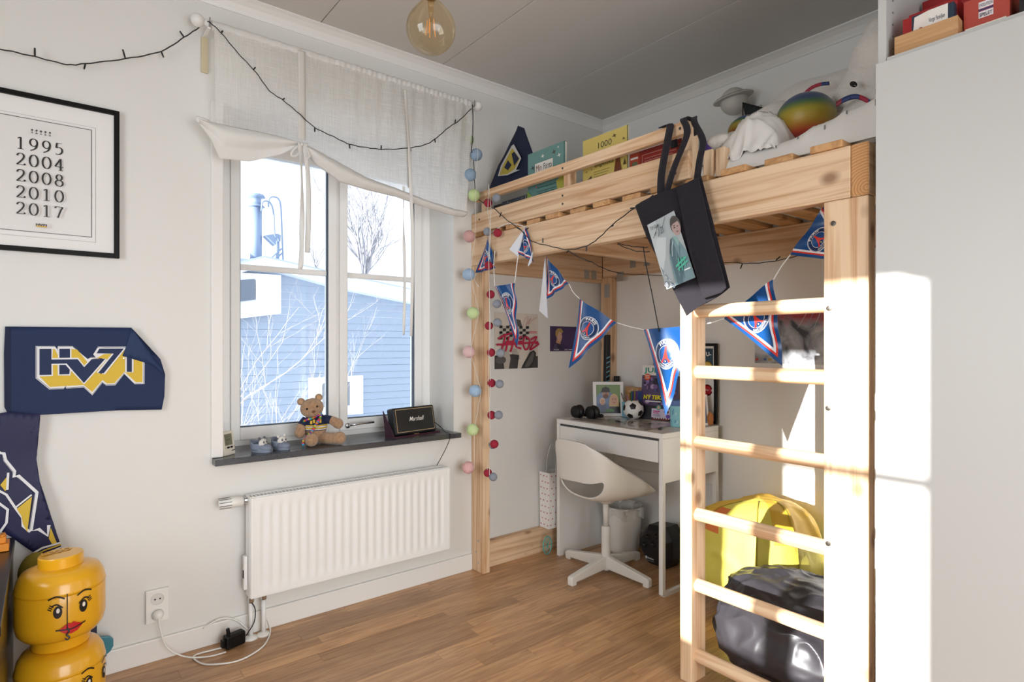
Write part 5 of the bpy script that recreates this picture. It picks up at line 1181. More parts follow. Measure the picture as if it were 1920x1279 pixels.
# ------------------------------------------------------------------ football pennant bunting
bt = thing('pennant_bunting', 'bunting of blue football pennants with red and white edges strung under the bed', 'bunting', (1.75, 1.5, 1.0))
BLU = '#124a86'; DK = '#0d2b57'; RED = '#d83a30'
def pennant(A, B_, T_, bulge=.02, side=1, fold=None, flipn=False):
    A, B_, T_ = V(A), V(B_), V(T_); mid = (A+B_)/2; N_ = (B_-A).cross(T_-A).normalized()
    if N_.x > 0: N_ = -N_
    def fn(u, v_):
        t_ = v_/-1.3; return A + (B_-A)*u + (T_-mid)*t_ + N_*(bulge*math.sin(PI*max(0, min(1, (u-.5*t_)/(1-t_+.001))))*(1-t_)*(.4+.6*t_) + .006*math.sin(u*9+v_*7))
    a = Art(fn=fn, N=N_, maxlen=.09, base=.0); L0, L1, L2 = (0, 0), (1, 0), (.5, -1.3)
    a.poly([L0, L1, L2], BLU); a.h = -.0012; a.poly([L0, L1, L2], '#dfe2ea')
    o = a.build('pennant', bt, rough=.25)
    a = Art(fn=fn, N=N_, maxlen=.07, base=.0005)
    def off(p, q_, d0, d1):   # band parallel to edge p-q
        dx, dy = q_[0]-p[0], q_[1]-p[1]; l = math.hypot(dx, dy); nx, ny = -dy/l, dx/l
        if (nx*(.5-p[0]) + ny*(-.45-p[1])) < 0: nx, ny = -nx, -ny
        return nx, ny
    for P, Q in ((L0, L2), (L1, L2)):
        nx, ny = off(P, Q, 0, 0)
        for d0, d1, c_ in ((.055, .085, RED), (.085, .120, '#eceef4')):
            # clip band at the top edge and the opposite side
            def at(d, t_): return (P[0]+nx*d+(Q[0]-P[0])*t_, P[1]+ny*d+(Q[1]-P[1])*t_)
            def ttop(d): return max(0, -(ny*d)/(Q[1]-P[1]))
            def tbot(d): return 1 - (d/1.3)*2.40
            a.poly([at(d0, ttop(d0)), at(d0, tbot(d0)), at(d1, tbot(d1)), at(d1, ttop(d1))], c_)
    cx_, cy_, r = .5, -.39, .225
    a.ell(cx_, cy_, r, r, '#0f2f5e', 40); a.ring(cx_, cy_, r, .012, '#e9ecf2', 40); a.ring(cx_, cy_, r-.02, .005, '#b9c6da', 40)
    a.ell(cx_, cy_-.01, .135, .135, '#164c8b', 32); a.ring(cx_, cy_-.01, .140, .008, '#e9ecf2', 32)
    a.poly([(cx_-.012, cy_+.125), (cx_+.012, cy_+.125), (cx_+.022, cy_+.02), (cx_+.05, cy_-.06), (cx_+.10, cy_-.115), (cx_+.055, cy_-.13), (cx_+.04, cy_-.09), (cx_, cy_-.062), (cx_-.04, cy_-.09), (cx_-.055, cy_-.13), (cx_-.10, cy_-.115), (cx_-.05, cy_-.06), (cx_-.022, cy_+.02)], RED)
    a.ell(cx_, cy_-.10, .034, .030, DK, 16); a.poly([(cx_-.016, cy_-.115), (cx_-.004, cy_-.085), (cx_, cy_-.10), (cx_+.004, cy_-.085), (cx_+.016, cy_-.115)], '#d8c888')
    a.arc('PARIS', cx_, cy_, .148, .055, '#f2f4f8', 128, 52, bold=.02)
    a.arc('SAINT-GERMAIN', cx_, cy_, .160, .034, '#e4e8f0', 222, 318, inward=True, bold=.01)
    p_ = a.build('print', o, rough=.25)
    p_.location = (0, 0, 0)
    return o
Q = [([(1.706,2.342,1.696),(1.706,2.272,1.526),(1.706,2.438,1.519)], .004), ([(1.704,2.044,1.691),(1.704,2.098,1.575),(1.704,1.985,1.523)], .004), ([(1.7,2.273,1.438),(1.7,2.117,1.441),(1.7,2.093,1.143)], .012),
     ([(1.8,2.014,1.564),(1.8,1.864,1.425),(1.8,2.014,1.363)], .008), ([(1.8,1.798,1.355),(1.8,1.587,1.246),(1.8,1.86,1.052)], .012), ([(1.81,1.461,1.216),(1.81,1.234,1.226),(1.81,1.354,0.892)], .014),
     ([(1.835,1.134,1.248),(1.835,0.958,1.368),(1.835,0.926,1.091)], .016), ([(1.84,0.905,1.441),(1.84,0.798,1.579),(1.84,0.732,1.399)], .010)]
for (A, B_, T_), bu in Q: pennant(A, B_, T_, bu)
WF = mat('#e4e5ea', .3)
for P in ([(1.702,2.042,1.688),(1.702,2.159,1.602),(1.702,2.096,1.564)], [(1.798,2.016,1.559),(1.798,2.057,1.314),(1.798,1.998,1.277)], [(1.698,1.996,1.524),(1.698,1.985,1.575),(1.698,2.022,1.507)]):
    q = MB(); q.add(P, [(0, 1, 2)]); q.add([(x-.004, y, z) for x, y, z in P], [(2, 1, 0)]).build('folded_back', WF, bt)
crd = mat('#e6e4e0', .6)
for R in ([(1.7,2.334,1.694),(1.7,2.181,1.725),(1.7,2.04,1.69)], [(1.698,2.091,1.573),(1.698,2.106,1.504),(1.698,2.118,1.441)], [(1.7,2.273,1.438),(1.7,2.282,1.534),(1.7,2.273,1.611)], [(1.8,1.864,1.425),(1.8,1.837,1.385),(1.8,1.798,1.355)], [(1.805,1.592,1.246),(1.805,1.528,1.229),(1.805,1.457,1.215)],
          [(1.815,1.238,1.227),(1.815,1.178,1.233),(1.815,1.122,1.247)], [(1.838,0.959,1.368),(1.838,0.933,1.407),(1.838,0.904,1.441)]):
    MB().tube(crom(R, 5), .0022, 6).build('cord', crd, bt, smooth=True)
MB().tube(crom([(1.7,2.43,1.517),(1.7,2.444,1.484),(1.7,2.407,1.446)], 4), .002, 6).build('cord', crd, bt, smooth=True)

# ------------------------------------------------------------------ black tote bag
tb = thing('tote_bag', 'black fabric tote with pale portrait print hanging from the guard rail', 'tote bag', (1.66, 1.2, 1.26))
TBK = mat('#2a272c', .9, spec=.1, sheen=.1, bump=.25, bscale=500)
TL, TR_, BR, BL_ = V((1.690, 1.393, 1.661)), V((1.690, 1.118, 1.711)), V((1.688, 1.013, 1.337)), V((1.676, 1.163, 1.252))
LM = V((1.67,1.336,1.537))
def tote(u, v, s_):
    l = along([TL, TL.lerp(BL_, .28) + (LM-TL.lerp(BL_, .28))*.5, BL_], v); r = TR_.lerp(BR, v); p = l.lerp(r, u)
    th = .016*math.sin(PI*u)**.5*math.sin(PI*min(1, .10+v*.88))
    return V((p.x - .014 + s_*th + .003*noise.noise(V((u*3, v*4, s_))), p.y, p.z + .004*math.sin(u*PI*2)))
q = MB(); q.grid(lambda u, v: tote(u, v, -1), 30, 36); q.grid(lambda u, v: tote(u, v, 1), 30, 36)
q.build('bag', TBK, tb, smooth=True, weld=True)
P = [(1.655,1.199,1.683),(1.655,1.115,1.699),(1.655,1.062,1.506),(1.655,1.01,1.334),(1.655,1.027,1.32),(1.655,1.093,1.305),(1.655,1.147,1.466)]
MB().prism([(1.647 + (.008 if z > 1.6 else 0), y, z) for x, y, z in P], (.006, 0, 0)).build('folded_side', TBK, tb, bevel=.003)
P = [(1.66,1.316,1.576),(1.66,1.194,1.596),(1.66,1.112,1.374),(1.66,1.224,1.343)]
o_ = V((1.637, P[3][1], P[3][2])); U_ = V((0, P[2][1]-P[3][1], P[2][2]-P[3][2])); W_ = V((.013, P[0][1]-P[3][1], P[0][2]-P[3][2]))
a = Art(o_, U_, W_, N=(-1, 0, 0))
a.rect(0, 1, 0, 1, '#aeb6b8'); a.poly([(0, .45), (.35, .55), (.3, 1), (0, 1)], '#bfc6c8'); a.poly([(.0, .2), (.3, .45), (.5, .7), (.2, .75), (0, .6)], '#c9cfd1')
a.ell(.90, .80, .17, .14, '#54504f', 20); a.ell(.90, .76, .14, .115, '#b59a94', 24); a.poly([(.74, .80), (.80, .90), (1, .92), (1, .84), (.84, .83)], '#4a4543')
a.ell(.85, .77, .03, .010, '#37302f', 10); a.ell(.96, .77, .02, .010, '#37302f', 10); a.line([(.83, .795), (.89, .80)], .010, '#37302f'); a.line([(.90, .76), (.93, .73), (.90, .725)], .006, '#8a6a64'); a.line([(.88, .70), (.95, .70)], .012, '#6c3f3f')
a.poly([(.35, .0), (.42, .40), (.62, .64), (.74, .66), (.82, .60), (1, .40), (1, 0)], '#78949a'); a.poly([(.62, .64), (.70, .50), (.76, .20), (.6, 0), (.42, .0), (.46, .4)], '#57727a'); a.poly([(.72, .66), (.80, .5), (.86, .56), (.82, .64)], '#8fb3ad')
a.line([(.47, .44), (.56, .56), (.66, .64)], .016, '#2c3438', smooth=3); a.line([(.52, .40), (.60, .52), (.68, .60)], .012, '#dfe8e8', smooth=3); a.line([(.56, .1), (.66, .40), (.76, .56)], .008, '#a9c6c6', smooth=3); a.line([(.7, .05), (.74, .3), (.84, .5)], .010, '#4b666e', smooth=3)
for k in range(9): a.line([(.02+k*.03, .36-k*.04), (.05+k*.035, .30-k*.04), (.03+k*.03, .26-k*.035)], .012, ['#e6eaec', '#2a3468', '#7f93a5'][k % 3])
a.line([(.55, .24), (.95, .31)], .03, '#59bfa2'); a.line([(.62, .16), (.70, .34)], .028, '#59bfa2'); a.line([(.72, .15), (.79, .34)], .028, '#59bfa2'); a.line([(.84, .18), (.88, .33)], .028, '#59bfa2'); a.line([(.58, .19), (.97, .25)], .022, '#59bfa2')
a.rect(.78, .98, .135, .155, '#eef1f1'); a.text('Till Gabr', .10, .885, .05, '#23262a', w=.34, shear=.3)
a.line([(.12, .76), (.28, .84), (.20, .78), (.40, .92), (.30, .74), (.46, .86), (.52, .80), (.42, .78), (.70, .97)], .010, '#1e2125', smooth=4); a.ell(.09, .06, .07, .04, '#dfe5ea', 16); a.ring(.10, .065, .06, .014, '#3a4a78', asp=.6)
a.build('portrait_print', tb, rough=.5)
def strap(pts, w_=.026, th=.0035):
    P = crom(pts, 8); n = len(P)
    q = MB()
    def f(u, v):
        k = min(int(u*(n-1)), n-2); p = P[k].lerp(P[k+1], u*(n-1)-k); return p + V((0, 1, .0))*w_*(v-.5)
    q.grid(f, n*2, 2).build('handle', TBK, tb, solid=th, smooth=True)
# front handle: up from the bag, over the guard rail, and down behind it
s1 = [(1.692,1.288,1.633),(1.692,1.288,1.749),(1.692,1.261,1.869)] + [(1.712,1.267,1.926)]
zt = 1.934
strap([V(p) for p in s1] + [V((1.714, 1.302, 1.931)), V((1.735, 1.298, zt+.002)), V((1.752, 1.29, 1.928)), V((1.756, 1.28, 1.86))], .030)
s2 = [(1.692,1.281,1.64),(1.692,1.239,1.757),(1.692,1.183,1.866)]
strap([V(p) for p in s2] + [V((1.714, 1.213, 1.931)), V((1.735, 1.207, zt+.002)), V((1.752, 1.205, 1.928)), V((1.758, 1.203, 1.88))], .026)
s3_ = [(1.692,1.146,1.696),(1.692,1.134,1.768),(1.692,1.122,1.828)]
strap([V(p) for p in s3_] + [V((1.714, 1.168, 1.905)), V((1.737, 1.186, 1.936))], .024)

# ------------------------------------------------------------------ posters under the bed
p1_ = thing('music_poster', 'black and white music poster with crimson brush lettering on the wall under the bed', 'poster', (2.02, 2.50, 1.03))
X0, X1_, Z0, Z1 = 1.868, 2.172, 1.026, 1.328
bx('sheet', mat('#d8d0c4', .5), (X0, X1_, 2.5005, 2.502, Z0, Z1), p1_, bevel=0)
a = Art((X0, 2.5005, Z0), (1, 0, 0), (0, 0, 1), N=(0, -1, 0), base=.0004)
W_, H_ = X1_-X0, Z1-Z0
def s01(P): return [(x*W_, y*H_) for x, y in P]
a.rect(0, W_, 0, H_, '#d6cec2'); a.poly(s01([(0, 0), (1, 0), (1, .22), (.75, .22), (.4, .26), (0, .24)]), '#3f3c3c')
a.poly(s01([(.10, .62), (.14, .74), (.28, .78), (.45, .74), (.62, .76), (.72, .68), (.74, .52), (.70, .40), (.60, .42), (.30, .44), (.12, .55)]), '#bdb6ac')
a.poly(s01([(.30, .76), (.45, .90), (.58, .88), (.62, .76)]), '#54504c')
for i in range(9):
    for j in range(5):
        if (i+j) % 2 == 0:
            u, v_ = .10+i*.075, .52+j*.05
            if not (.38 < u < .50): a.poly(s01([(u, v_), (u+.07, v_+.004), (u+.072, v_+.052), (u+.002, v_+.048)]), '#1d1b1b')
a.poly(s01([(.50, .0), (.56, .40), (.72, .40), (.74, .22), (.66, .08), (.58, 0)]), '#cfc6ba'); a.poly(s01([(.20, .0), (.14, .40), (.28, .42), (.34, .18), (.30, 0)]), '#b3aba0')
a.poly(s01([(.58, .0), (.66, .12), (.80, .30), (.88, .33), (.94, .28), (.93, .20), (.88, .08), (.80, 0)]), '#2b2929'); a.poly(s01([(.66, .03), (.76, .18), (.86, .30), (.90, .27), (.86, .12), (.76, .02)]), '#5d5957'); a.ell(.12*W_, .16*H_, .12*W_, .07*H_, '#565252', 16)
for k in range(6): a.line(s01([(.36+.02*k, .36), (.40+.03*k, .18), (.54, .17)]), .0016, '#2a2828')
CR = '#b31d42'
for P in ([(.06,.53),(.20,.60),(.38,.64)], [(.22,.60),(.17,.42),(.13,.33)], [(.30,.58),(.26,.44),(.22,.31)], [(.42,.56),(.38,.42),(.33,.30)], [(.22,.47),(.42,.49)], [(.60,.58),(.48,.52),(.46,.40),(.58,.36)], [(.46,.47),(.60,.49)], [(.66,.58),(.62,.45),(.68,.34),(.76,.40),(.77,.52),(.68,.58)], [(.80,.52),(.95,.58),(.82,.40),(.80,.34),(1.0,.45),(.9,.46)], [(.02,.43),(.35,.44),(.98,.48)]):
    a.line(s01(P), .0115, CR, smooth=3)
a.line(s01([(.62,.76),(.66,.90),(.74,.94),(.68,.78),(.80,.92),(.74,.80),(.84,.88),(.96,.94)]), .0016, '#b8404a', smooth=5); a.rect(.76*W_, .95*W_, .64*H_, .655*H_, '#c46a74'); a.rect(.76*W_, .95*W_, .665*H_, .68*H_, '#c46a74')
a.build('print', p1_, rough=.4)
p2_ = thing('portrait_card', 'dark purple portrait card of a fair-haired person on the wall', 'poster', (2.37, 2.50, 1.12))
X0, X1_, Z0, Z1 = 2.266, 2.484, 1.118, 1.262; W_, H_ = X1_-X0, Z1-Z0
bx('sheet', mat('#2c1f38', .4), (X0, X1_, 2.5005, 2.502, Z0, Z1), p2_, bevel=0)
a = Art((X0, 2.5005, Z0), (1, 0, 0), (0, 0, 1), N=(0, -1, 0), base=.0004)
a.rect(0, W_, 0, H_, '#382650'); a.ell(.70*W_, .55*H_, .30*W_, .4*H_, '#412c5c', 20); a.poly(s01([(.06, .1), (.10, .30), (.2, .36), (.34, .34), (.42, .1)]), '#2a2438'); a.poly(s01([(.10, .12), (.14, .30), (.24, .30), (.24, .1)]), '#4a3c60')
a.poly(s01([(.20, .34), (.24, .55), (.38, .45), (.36, .28)]), '#b98a6c'); a.ell(.335*W_, .60*H_, .085*W_, .22*H_, '#caa08a', 24); a.poly(s01([(.18, .62), (.18, .80), (.26, .92), (.38, .92), (.46, .80), (.44, .74), (.30, .78), (.25, .60)]), '#a98a4e'); a.ell(.225*W_, .58*H_, .02*W_, .05*H_, '#b98a6c', 10)
a.ell(.37*W_, .65*H_, .012*W_, .012*H_, '#2a1c1a', 8); a.ell(.41*W_, .66*H_, .008*W_, .012*H_, '#2a1c1a', 8); a.line(s01([(.36, .48), (.41, .48)]), .0012, '#7a3f3a'); a.line(s01([(.40, .62), (.425, .56), (.40, .54)]), .001, '#9c6e58')
a.text('MUSIK', .11*W_, .04*H_, .05*H_, '#e3dfe8', w=.2*W_); a.text('2020', .50*W_, .04*H_, .05*H_, '#e3dfe8', w=.12*W_); a.rect(.66*W_, .80*W_, .05*H_, .075*H_, '#d9d5e0')
a.build('print', p2_, rough=.35)
p3_ = thing('toy_poster', 'smoky grey and red toy poster on the back wall behind the ladder', 'poster', (2.70, 1.3, 1.07))
Y0, Y1, Z0, Z1 = .98, 1.503, 1.068, 1.345; W_, H_ = Y1-Y0, Z1-Z0
bx('sheet', mat('#77757a', .4), (2.7015, 2.703, Y0, Y1, Z0, Z1), p3_, bevel=0)
a = Art((2.7015, Y1, Z0), (0, -1, 0), (0, 0, 1), N=(-1, 0, 0), base=.0004); rnd = random.Random(21)

sm = bpy.data.materials.new('smoky_print'); sm.use_nodes = True; n_ = sm.node_tree.nodes; l_ = sm.node_tree.links; p_ = n_['Principled BSDF']; p_.inputs['Roughness'].default_value = .35
t_ = n_.new('ShaderNodeTexCoord'); z_ = n_.new('ShaderNodeTexNoise'); z_.inputs['Scale'].default_value = 9; z_.inputs['Detail'].default_value = 6; z_.inputs['Distortion'].default_value = .8; l_.new(t_.outputs['Object'], z_.inputs[0])
r_ = n_.new('ShaderNodeValToRGB'); r_.color_ramp.elements[0].position = .36; r_.color_ramp.elements[0].color = lin('#3b3a40'); r_.color_ramp.elements[1].position = .62; r_.color_ramp.elements[1].color = lin('#cfd0d4'); l_.new(z_.outputs[0], r_.inputs[0])
s__ = n_.new('ShaderNodeSeparateXYZ'); l_.new(t_.outputs['Generated'], s__.inputs[0]); ad_ = n_.new('ShaderNodeMath'); ad_.operation = 'MULTIPLY_ADD'; ad_.inputs[1].default_value = .9; l_.new(z_.outputs[0], ad_.inputs[0]); l_.new(s__.outputs[2], ad_.inputs[2])
r2_ = n_.new('ShaderNodeValToRGB'); r2_.color_ramp.elements[0].position = .98; r2_.color_ramp.elements[0].color = (0, 0, 0, 1); r2_.color_ramp.elements[1].position = 1.0; r2_.color_ramp.elements[1].color = (1, 1, 1, 1)
hm = n_.new('ShaderNodeMapRange'); hm.inputs[1].default_value = 1.05; hm.inputs[2].default_value = 1.25; l_.new(ad_.outputs[0], hm.inputs[0])
mx_ = n_.new('ShaderNodeMixRGB'); mx_.inputs[2].default_value = lin('#a3282f'); l_.new(hm.outputs[0], mx_.inputs[0]); l_.new(r_.outputs[0], mx_.inputs[1]); l_.new(mx_.outputs[0], p_.inputs['Base Color'])
p3_.children[0].data.materials[0] = sm
for k in range(5): a.poly(s01([(.52+.05*k, .98), (.525+.05*k, .98), (.40+.07*k, .60), (.397+.07*k, .60)]), ['#d9c3c6', '#8d9bb8', '#c7cad3'][k % 3])
a.rect(.01*W_, .035*W_, .04*H_, .085*H_, '#c8392f'); a.rect(.13*W_, .165*W_, .045*H_, .085*H_, '#c9a63a'); a.rect(.09*W_, .115*W_, .045*H_, .085*H_, '#3b5fa5')
a.build('print', p3_, rough=.35)

# ------------------------------------------------------------------ pendant bulb
pb = thing('pendant_bulb', 'large clear amber globe bulb hanging from the ceiling', 'lamp', (.769, 1.30, 1.90))
gl = bpy.data.materials.new('amber_glass'); gl.use_nodes = True; n_ = gl.node_tree.nodes; l_ = gl.node_tree.links; n_.clear()
o_ = n_.new('ShaderNodeOutputMaterial'); tp = n_.new('ShaderNodeBsdfTransparent'); gg = n_.new('ShaderNodeBsdfGlossy'); lw = n_.new('ShaderNodeLayerWeight'); mx = n_.new('ShaderNodeMixShader')
tp.inputs[0].default_value = lin('#faf1de'); gg.inputs['Roughness'].default_value = .03; lw.inputs[0].default_value = .12; mrr = n_.new('ShaderNodeMapRange'); mrr.inputs[3].default_value = .05; mrr.inputs[4].default_value = .38; l_.new(lw.outputs['Fresnel'], mrr.inputs[0]); l_.new(mrr.outputs[0], mx.inputs[0]); l_.new(tp.outputs[0], mx.inputs[1]); l_.new(gg.outputs[0], mx.inputs[2]); l_.new(mx.outputs[0], o_.inputs[0])
c_ = V((.769, 1.30, 1.962))
pr = [(.0625*math.sin(PI*i/20), -.0625*math.cos(PI*i/20)) for i in range(0, 16)] + [(.030, .062), (.019, .072), (.0155, .082)]
MB().lathe([(r, z) for r, z in pr if True], c_, 48).build('globe', gl, pb, smooth=True)
MB().lathe([(.0145, .078), (.0155, .082), (.0155, .112), (.012, .118), (0, .118)], c_, 24).build('screw_cap', mat('#9c8a66', .3, metal=.8), pb, smooth=False)
MB().lathe([(.022, .100), (.024, .104), (.024, .165), (.016, .178), (.004, .182)], c_, 28).build('lamp_holder', mat('#2a2826', .5), pb, smooth=True)
MB().tube([c_+V((0, 0, .18)), V((c_.x, c_.y, ZC))], .003, 8).build('cable', mat('#2a2826', .5), pb)
MB().lathe([(.03, -.02), (.05, -.008), (.05, 0)], (c_.x, c_.y, ZC-.0005), 28).build('ceiling_rose', TRIMW, pb, smooth=True)
MB().tube([c_+V((0, 0, .078)), c_+V((0, 0, .02))], [.009, .0045], 10).build('stem', gl, pb, smooth=True)
for k in range(5):
    an = k*2*PI/5; MB().tube([c_+V((.009*math.cos(an), .009*math.sin(an), .022)), c_+V((.013*math.cos(an), .013*math.sin(an), -.016))], .0011, 6).build('filament', mat('#c58a54', .4, emit=.5), pb)

# ------------------------------------------------------------------ on the sill
th = thing('digital_thermometer', 'cream digital thermometer at the left end of the window sill', 'thermometer', (.58, 2.54, .7185))
M_ = local_frame((.551, 2.506, .7185), (.055, .043, 0), .14); h_ = .096
MB(M_).box(0, .0635, 0, .014, 0, h_).build('case', mat('#e3ddcc', .4), th, bevel=.004)
a = mart(M_); a.rect(.009, .050, .040, .084, '#7c7b66'); a.frame(.008, .051, .039, .085, .001, '#b9b5a3')
for z_ in (.070, .058, .046): a.text(['21.5', '18:04', '5.2'][int((.070-z_)/.012)], .014, z_, .008, '#54544a', bold=.02)
a.ell(.024, .031, .0085, .0042, '#1d1b19', 20); a.ell(.042, .031, .0085, .0042, '#1d1b19', 20); a.line([(.040, .0165), (.060, .0185)], .003, '#2a2825'); a.rect(.006, .009, .030, .032, '#5c584f'); a.rect(.055, .060, .032, .034, '#5c584f'); a.build('print', th)
MB(M_).box(.02, .045, .015, .032, 0, .004).build('stand', mat('#e3ddcc', .4), th)
def bootie(M_, label, lk):
    t_ = thing('baby_shoe', label, 'shoe', tuple(M_ @ V((0, 0, 0))), 'baby shoes on the sill')
    G = mat('#7f8798', .7)
    q = MB(M_); prof = [(-.030, .016), (-.015, .021), (.01, .024), (.028, .022), (.040, .015), (.045, .004)]
    def sole(u, v):
        a_ = 2*PI*u; r = 1-.12*v; x = .040*math.cos(a_)*r; y = (.021+.004*math.cos(a_))*math.sin(a_)*r; z = v*.018 + (.012*(1-((x+.01)/.05)**2) if v > .95 else 0)
        return V((x, y, z))
    q.grid(sole, 32, 8); q.ball((.014, 0, .014), (.027, .0205, .015), 20, 10); q.build('upper', G, t_, smooth=True)
    q = MB(M_)
    def col(u, v):
        a_ = .25*PI + 1.5*PI*u; return V((-.014+.024*math.cos(a_)*(1+.12*v), .021*math.sin(a_)*(1+.2*v), .010 + v*(.022 + .012*max(0, -math.cos(a_)))))
    q.grid(col, 24, 6).build('ankle_collar', G, t_, smooth=True, solid=.003)
    MB(M_).ball((.006, 0, .032), (.011, .021, .017), 20, 12).build('animal_face', mat('#dcd8d2', .8), t_, smooth=True)
    for s_ in (-1, 1):
        MB(M_).ball((.0145, s_*.0075, .036), (.003, .0042, .005), 10, 8).build('eye_patch', mat('#5e646f', .8), t_, smooth=True); MB(M_).ball((.002, s_*.015, .050), (.004, .006, .006), 10, 8).build('ear', mat('#5e646f' if lk else '#dcd8d2', .8), t_, smooth=True)
    MB(M_).ball((.0165, 0, .029), (.002, .003, .002), 8, 6).build('nose', mat('#2e2c2e', .6), t_)
bootie(RZ(-.85, (.692, 2.520, .7185)) @ Matrix.Scale(1.12, 4), 'small grey baby shoe with panda face, nearer the thermometer', True)
bootie(RZ(-1.15, (.775, 2.535, .7185)) @ Matrix.Scale(1.12, 4), 'small grey baby shoe with pale pointed ears, beside the teddy bear', False)
# teddy bear
td = thing('teddy_bear', 'brown teddy bear in navy sweater sitting on the window sill', 'teddy bear', (.93, 2.56, .7185))
FUR = mat('#bb936e', .95, bump=1.0, bscale=420, var=.25, vscale=90, sheen=.4); FUR2 = mat('#c9a27c', .95, bump=.8, bscale=420, sheen=.3)
TM = RZ(-.30, (.940, 2.590, .7185)) @ Matrix.Scale(1.06, 4)     # local -y faces the room
q = MB(TM); q.ball((0, 0, .058), (.044, .038, .056), 28, 20).build('body', FUR, td, smooth=True)
HM = TM @ Matrix.Translation((-.014, -.012, .150)) @ Matrix.Rotation(-.22, 4, 'Y') @ Matrix.Rotation(.1, 4, 'X')
q = MB(HM); q.ball((0, 0, 0), (.047, .041, .041), 28, 20); q.ball((.002, -.034, -.012), (.021, .020, .018), 20, 14); q.build('head', FUR, td, smooth=True)
for s_ in (-1, 1):
    MB(HM).ball((s_*.036, .004, .036), (.0155, .008, .0155), 18, 12).build('ear', FUR, td, smooth=True); MB(HM).ball((s_*.036, -.004, .036), (.009, .003, .009), 12, 8).build('ear', FUR2, td, smooth=True)
    MB(HM).ball((s_*.020, -.036, .008), .0048, 14, 10).build('eye', mat('#120d0a', .1), td, smooth=True)
MB(HM).ball((.002, -.053, -.006), (.0075, .005, .0055), 14, 10).build('nose', mat('#6e4632', .5), td, smooth=True)
MB(HM).tube([(.002, -.053, -.011), (.002, -.0535, -.019), (.010, -.050, -.022)], .0009, 5).build('mouth', mat('#5a3a2a', .6), td)
q = MB(TM); q.lathe([(.038, .052), (.046, .058), (.0475, .075), (.043, .100), (.033, .118), (.024, .124)], (0, 0, 0), 28, sy=.86).build('sweater', mat('#1a2444', .85, bump=.4, bscale=600), td, smooth=True)
for z_, c_, r_ in ((.060, '#e6e2dc', .0472), (.0655, '#dcb63a', .0480), (.071, '#e6e2dc', .0484), (.0765, '#dcb63a', .0484)):
    MB(TM).lathe([(r_, 0), (r_+.0008, .002), (r_, .0045)], (0, 0, z_), 28, sy=.86).build('stripe', mat(c_, .8), td, smooth=True)
for k, (u, z_) in enumerate(((-.018, .092), (-.007, .096), (.006, .092), (.018, .096))): MB(TM).box(u-.004, u+.004, -.0405, -.036, z_-.006, z_+.008).build('letter_patch', mat('#dcb63a', .8), td)
armR = crom([(.036, -.004, .100), (.064, -.018, .096), (.090, -.034, .082)], 6); armL = crom([(-.036, -.004, .100), (-.056, -.016, .078), (-.062, -.030, .050)], 6)
for P, s_ in ((armR, 1), (armL, -1)):
    n = len(P); MB(TM).tube(P[:8], [.019-.001*i*.3 for i in range(8)], 16).build('sleeve', mat('#1a2444', .85, bump=.4, bscale=600), td, smooth=True)
    q = MB(TM); q.tube(P[5:], [.0165 + .0008*i for i in range(n-5)], 16, cap=False); q.ball(P[-1], (.021, .021, .0215), 18, 12); q.build('arm', FUR, td, smooth=True)
for s_, P in ((1, [(.022, -.015, .024), (.058, -.045, .024), (.092, -.066, .027)]), (-1, [(-.020, -.015, .024), (-.020, -.050, .024), (-.018, -.082, .027)])):
    P = crom(P, 5); q = MB(TM); q.tube(P, [.0235]*len(P), 18, cap=False); q.ball(P[-1], (.026, .024, .0265), 20, 14); q.build('leg', FUR, td, smooth=True)
bc_ = ['#d23a8f', '#3fa0c8', '#e2802e', '#6a4fb0', '#e4c33a', '#4cab5c', '#d8432f']
P = crom([(.022, -.020, .128), (.016, -.044, .110), (.0, -.052, .085), (-.014, -.052, .060), (-.034, -.060, .040), (-.048, -.062, .022), (-.050, -.066, .006)], 5)
for i in range(0, len(P)-1): MB(TM).ball(P[i], .0058 if i % 2 else .0050, 10, 8).build('bracelet_bead', mat(bc_[i % 7], .7), td, smooth=True)
P = crom([(.020, -.030, .126), (-.01, -.045, .112), (-.035, -.034, .104), (-.050, -.020, .094)], 5)
for i in range(len(P)): MB(TM).ball(P[i], .0045, 10, 8).build('bracelet_bead', mat(bc_[(i*3+1) % 7], .7), td, smooth=True)
# amplifier-style speaker on its folded cover
ms = thing('guitar_amp_speaker', 'black speaker with gold trim and white script lettering on the sill', 'loudspeaker', (1.42, 2.55, .7185))
M_ = local_frame((1.300, 2.520, .7235), (.25, .042, 0), .20); w_, h_, d_ = .252, .132, .052
MB(M_).box(0, w_, 0, d_, 0.002, h_).build('cabinet', mat('#17181b', .55, bump=.3, bscale=700), ms, bevel=.007)
a = mart(M_, base=.0002); a.rect(.012, w_-.010, .012, h_-.009, '#c6a878'); a.rect(.0145, w_-.0125, .0145, h_-.0115, '#232220')
for k in range(36): a.rect(.0145, w_-.0125, .0150+k*.0029, .0157+k*.0029, '#31302d')
a.text('Marshall', w_*.33, h_*.47, .021, '#efeae2', w=.092, bold=.006, shear=.4); a.build('grille_print', ms, rough=.6)
MC = RZ(math.atan2(.042, .25), (1.285, 2.495, .7185))
MB(MC).box(0, .275, 0, .085, 0, .0035).build('cover_flap', mat('#5d1f3c', .8), ms, bevel=.001)
MB(MC).box(.0, .275, .002, .083, .0037, .0048).build('cover_lining', BLACK, ms); MB(MC).box(.115, .145, .006, .010, .005, .0075).build('clasp', mat('#c6a878', .3, metal=.7), ms)
MB(MC).prism([(.002, .014, .005), (.002, .085, .005), (.002, .105, .12)], (.004, 0, 0)).build('cover_side', mat('#3a1d2c', .8), ms)
